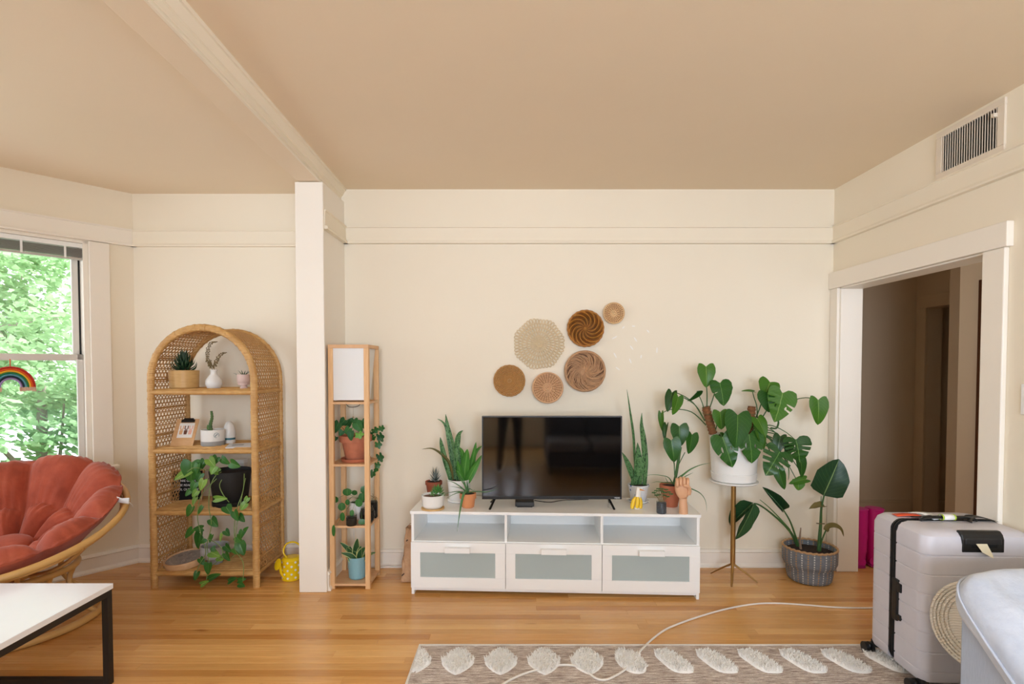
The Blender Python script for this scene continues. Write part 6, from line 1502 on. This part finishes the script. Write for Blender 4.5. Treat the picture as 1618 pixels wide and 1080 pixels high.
# ------------------------------------------------------------------ trees outside the bay
M_leafout = leafmat('outdoor_leaf', '#98bf8c', '#c6e0b2', '#c6e0b2', 0, .6, trans=.4)
M_bark = plain('bark', '#9a8f84', .9, .3, 20)
def tree(label, x, y, zc, R, n_, seed, scale=1.0):
    t = thing('tree', label, 'tree', (x, y, -5)); r = random.Random(seed)
    m = MB(); m.tube(spline([V((x, y, -5)), V((x+.1, y, -2)), V((x-.1, y+.1, zc)), V((x, y, zc+R*.7))], 5), [.16-.008*i for i in range(16)], 8); m.build('trunk', M_bark, t, smooth=60)
    blobs = []
    for i in range(34):
        d = V((r.gauss(0, 1), r.gauss(0, 1), r.gauss(0, 1))).normalized()*R*r.uniform(.35, 1); d.z *= .95
        blobs.append((V((x, y, zc))+d, R*r.uniform(.18, .34)))
        if i < 12: m = MB(); q = V((x, y, zc+r.uniform(-R*.6, R*.3))); m.tube(bz(q, q+d*.3+V((0, 0, .2)), q+d*.7, V((x, y, zc))+d, 6), [.045, .04, .034, .03, .024, .018, .012], 5); m.build('branch', M_bark, t, smooth=60)
    vs, fs = [], []
    for i in range(n_):
        c_, br = blobs[r.randrange(len(blobs))]; d = V((r.gauss(0, 1), r.gauss(0, 1), r.gauss(0, .6))).normalized()*br*r.random()**.4; p = c_+d
        s = .075*scale*r.uniform(.7, 1.4); nn = V((r.gauss(0, .5), r.gauss(0, .5), 1)).normalized(); a, b = frame_of(nn, V((r.random(), r.random(), r.random()))); k_ = len(vs)
        vs += [tuple(p-a*s), tuple(p+b*s*.5-a*.1*s), tuple(p+a*s), tuple(p-b*s*.5-a*.1*s)]; fs.append((k_, k_+1, k_+2, k_+3))
    me = bpy.data.meshes.new('foliage'); me.from_pydata([tuple(V(v)-V((x, y, -5))) for v in vs], [], fs); me.materials.append(M_leafout)
    me.uv_layers.new(name='UVMap'); o = bpy.data.objects.new('foliage', me); COL.objects.link(o); o.parent = t; o['kind'] = 'stuff'
tree('leafy green tree outside the bay window, nearest the right sash edge', -6.6, 3.6, .0, 1.7, 9000, 1)
tree('leafy green tree outside the bay window, farther off and taller behind the blind', -9.6, 5.6, 1.9, 2.4, 11000, 2, 1.3)
tree('leafy green tree outside the bay window, low and lush behind the chair', -7.4, 2.0, -.8, 1.8, 9000, 3)
tree('leafy green tree outside the bay window, partly hidden at the left edge', -9.2, 2.4, .9, 1.9, 9000, 4, 1.2)

# ------------------------------------------------------------------ behind the camera: what the television screen mirrors
M_grey = plain('charcoal_fabric', '#6a676e', .95, .12, 60, .3, 200)
gs = thing('grey_sofa', 'charcoal two seat sofa facing the television, seen only mirrored in its dark screen', 'sofa', (.98, -4.4, 0))
m = MB(); m.box(.40, -4.85, .10, 1.55, -4.02, .30); m.build('base', M_grey, gs, smooth=0, bevel=.02)
for a in (.40, .98): m = MB(); m.box(a+.004, -4.62, .305, a+.566, -3.99, .45); m.build('seat_cushion', plain('mid_grey_fabric', '#aaa7ab', .95, .1, 60), gs, smooth=0, bevel=.04)
for a in (.40, .98): m = MB(); m.box(a+.004, -4.80, .455, a+.566, -4.62, .84); m.build('back_cushion', M_grey, gs, smooth=0, bevel=.06)
m = MB(); m.box(.40, -4.95, .10, 1.55, -4.855, .80); m.build('back_frame', M_grey, gs, smooth=0, bevel=.02)
for x in (.44, 1.47):
    for yy in (-4.9, -4.08): m = MB(); m.tube([(x, yy, 0), (x, yy, .10)], .02, 8); m.build('leg', M_bmetal, gs)
pn_ = thing('person', 'person in dark trousers and white top mirrored in the television screen holding a camera', 'person', (-.10, -4.20, 0))
J = dict(pel=(-.10, -4.22, .90, .125), spn=(-.09, -4.24, 1.10, .115), cht=(-.07, -4.24, 1.30, .125), nck=(-.05, -4.22, 1.45, .052), hd0=(-.04, -4.19, 1.53, .075), hd1=(-.04, -4.18, 1.63, .088), hd2=(-.04, -4.19, 1.70, .06),
 lh=(-.19, -4.22, .86, .088), lk=(-.22, -4.19, .48, .058), la=(-.25, -4.24, .09, .042), lt=(-.26, -4.11, .035, .034), rh=(-.01, -4.22, .86, .088), rk=(.0, -4.18, .48, .058), ra=(.01, -4.24, .09, .042), rt=(.02, -4.11, .035, .034),
 ls=(-.23, -4.24, 1.36, .055), le=(-.30, -4.12, 1.15, .042), lw=(-.13, -4.00, 1.34, .030), rs=(.10, -4.24, 1.37, .055), re=(.18, -4.12, 1.15, .042), rw=(.07, -4.00, 1.34, .030))
E_ = [('pel','spn'),('spn','cht'),('cht','nck'),('nck','hd0'),('hd0','hd1'),('hd1','hd2'),('pel','lh'),('lh','lk'),('lk','la'),('la','lt'),('pel','rh'),('rh','rk'),('rk','ra'),('ra','rt'),('cht','ls'),('ls','le'),('le','lw'),('cht','rs'),('rs','re'),('re','rw')]
nm = list(J); inv = WM[pn_].inverted(); me = bpy.data.meshes.new('body'); me.from_pydata([tuple(inv @ V(J[q][:3])) for q in nm], [(nm.index(a), nm.index(b)) for a, b in E_], [])
o = bpy.data.objects.new('body', me); COL.objects.link(o); o.parent = pn_; WM[o] = WM[pn_]
sk = o.modifiers.new('skin', 'SKIN'); sk.use_smooth_shade = True
me.skin_vertices.new() if not me.skin_vertices else None
for i, q in enumerate(nm): me.skin_vertices[0].data[i].radius = (J[q][3], J[q][3]); me.skin_vertices[0].data[i].use_root = (q == 'pel')
sb2 = o.modifiers.new('sub', 'SUBSURF'); sb2.levels = 2; sb2.render_levels = 2
n = N('person_clothes'); sz = n.n('ShaderNodeSeparateXYZ'); n.l(n.pos(), sz.inputs[0]); n.col(n.ramp(n.math('DIVIDE', sz.outputs[2], 2.0), [(0, '#1b1b1f'), (.455, '#22222a'), (.46, '#d6d2cc'), (.715, '#d6d2cc'), (.72, '#c99a7c'), (1, '#c99a7c')], 'CONSTANT')); n.rough(.85); me.materials.append(n.m)
m = MB(); m.ball(V((-.04, -4.20, 1.655)), .102, 16, 10, (1, 1.05, 1.0)); m.build('hair', plain('dark_hair', '#2a1d15', .7), pn_, smooth=60)
for x in (-.13, .07):
    for q in range(4): m = MB(); b = V((x+(.012 if x < 0 else -.012), -3.995, 1.33+.02*q)); m.tube([b, b+V((.02 if x < 0 else -.02, .022, .004)), b+V((.045 if x < 0 else -.045, .018, .006))], [.009, .0085, .007], 6); m.build('finger', plain('skin', '#c99a7c', .6), pn_, smooth=60)
    m = MB(); b = V((x, -3.99, 1.32)); m.tube([b, b+V((.015 if x < 0 else -.015, -.02, .03)), b+V((.04 if x < 0 else -.04, -.025, .045))], [.011, .010, .008], 6); m.build('thumb', plain('skin_b', '#c99a7c', .6), pn_, smooth=60)
cm_ = thing('camera_body', 'black photo camera held by the person, seen only in mirror reflection', 'camera', (-.03, -3.98, 1.36))
m = MB(); m.box(-.10, -4.005, 1.33, .04, -3.945, 1.42); m.box(-.05, -3.995, 1.42, -.01, -3.955, 1.445); m.build('body', M_black, cm_, smooth=0, bevel=.006)
m = MB(); m.tube([(-.03, -3.945, 1.372), (-.03, -3.90, 1.372)], .034, 16); m.build('lens', M_black, cm_)
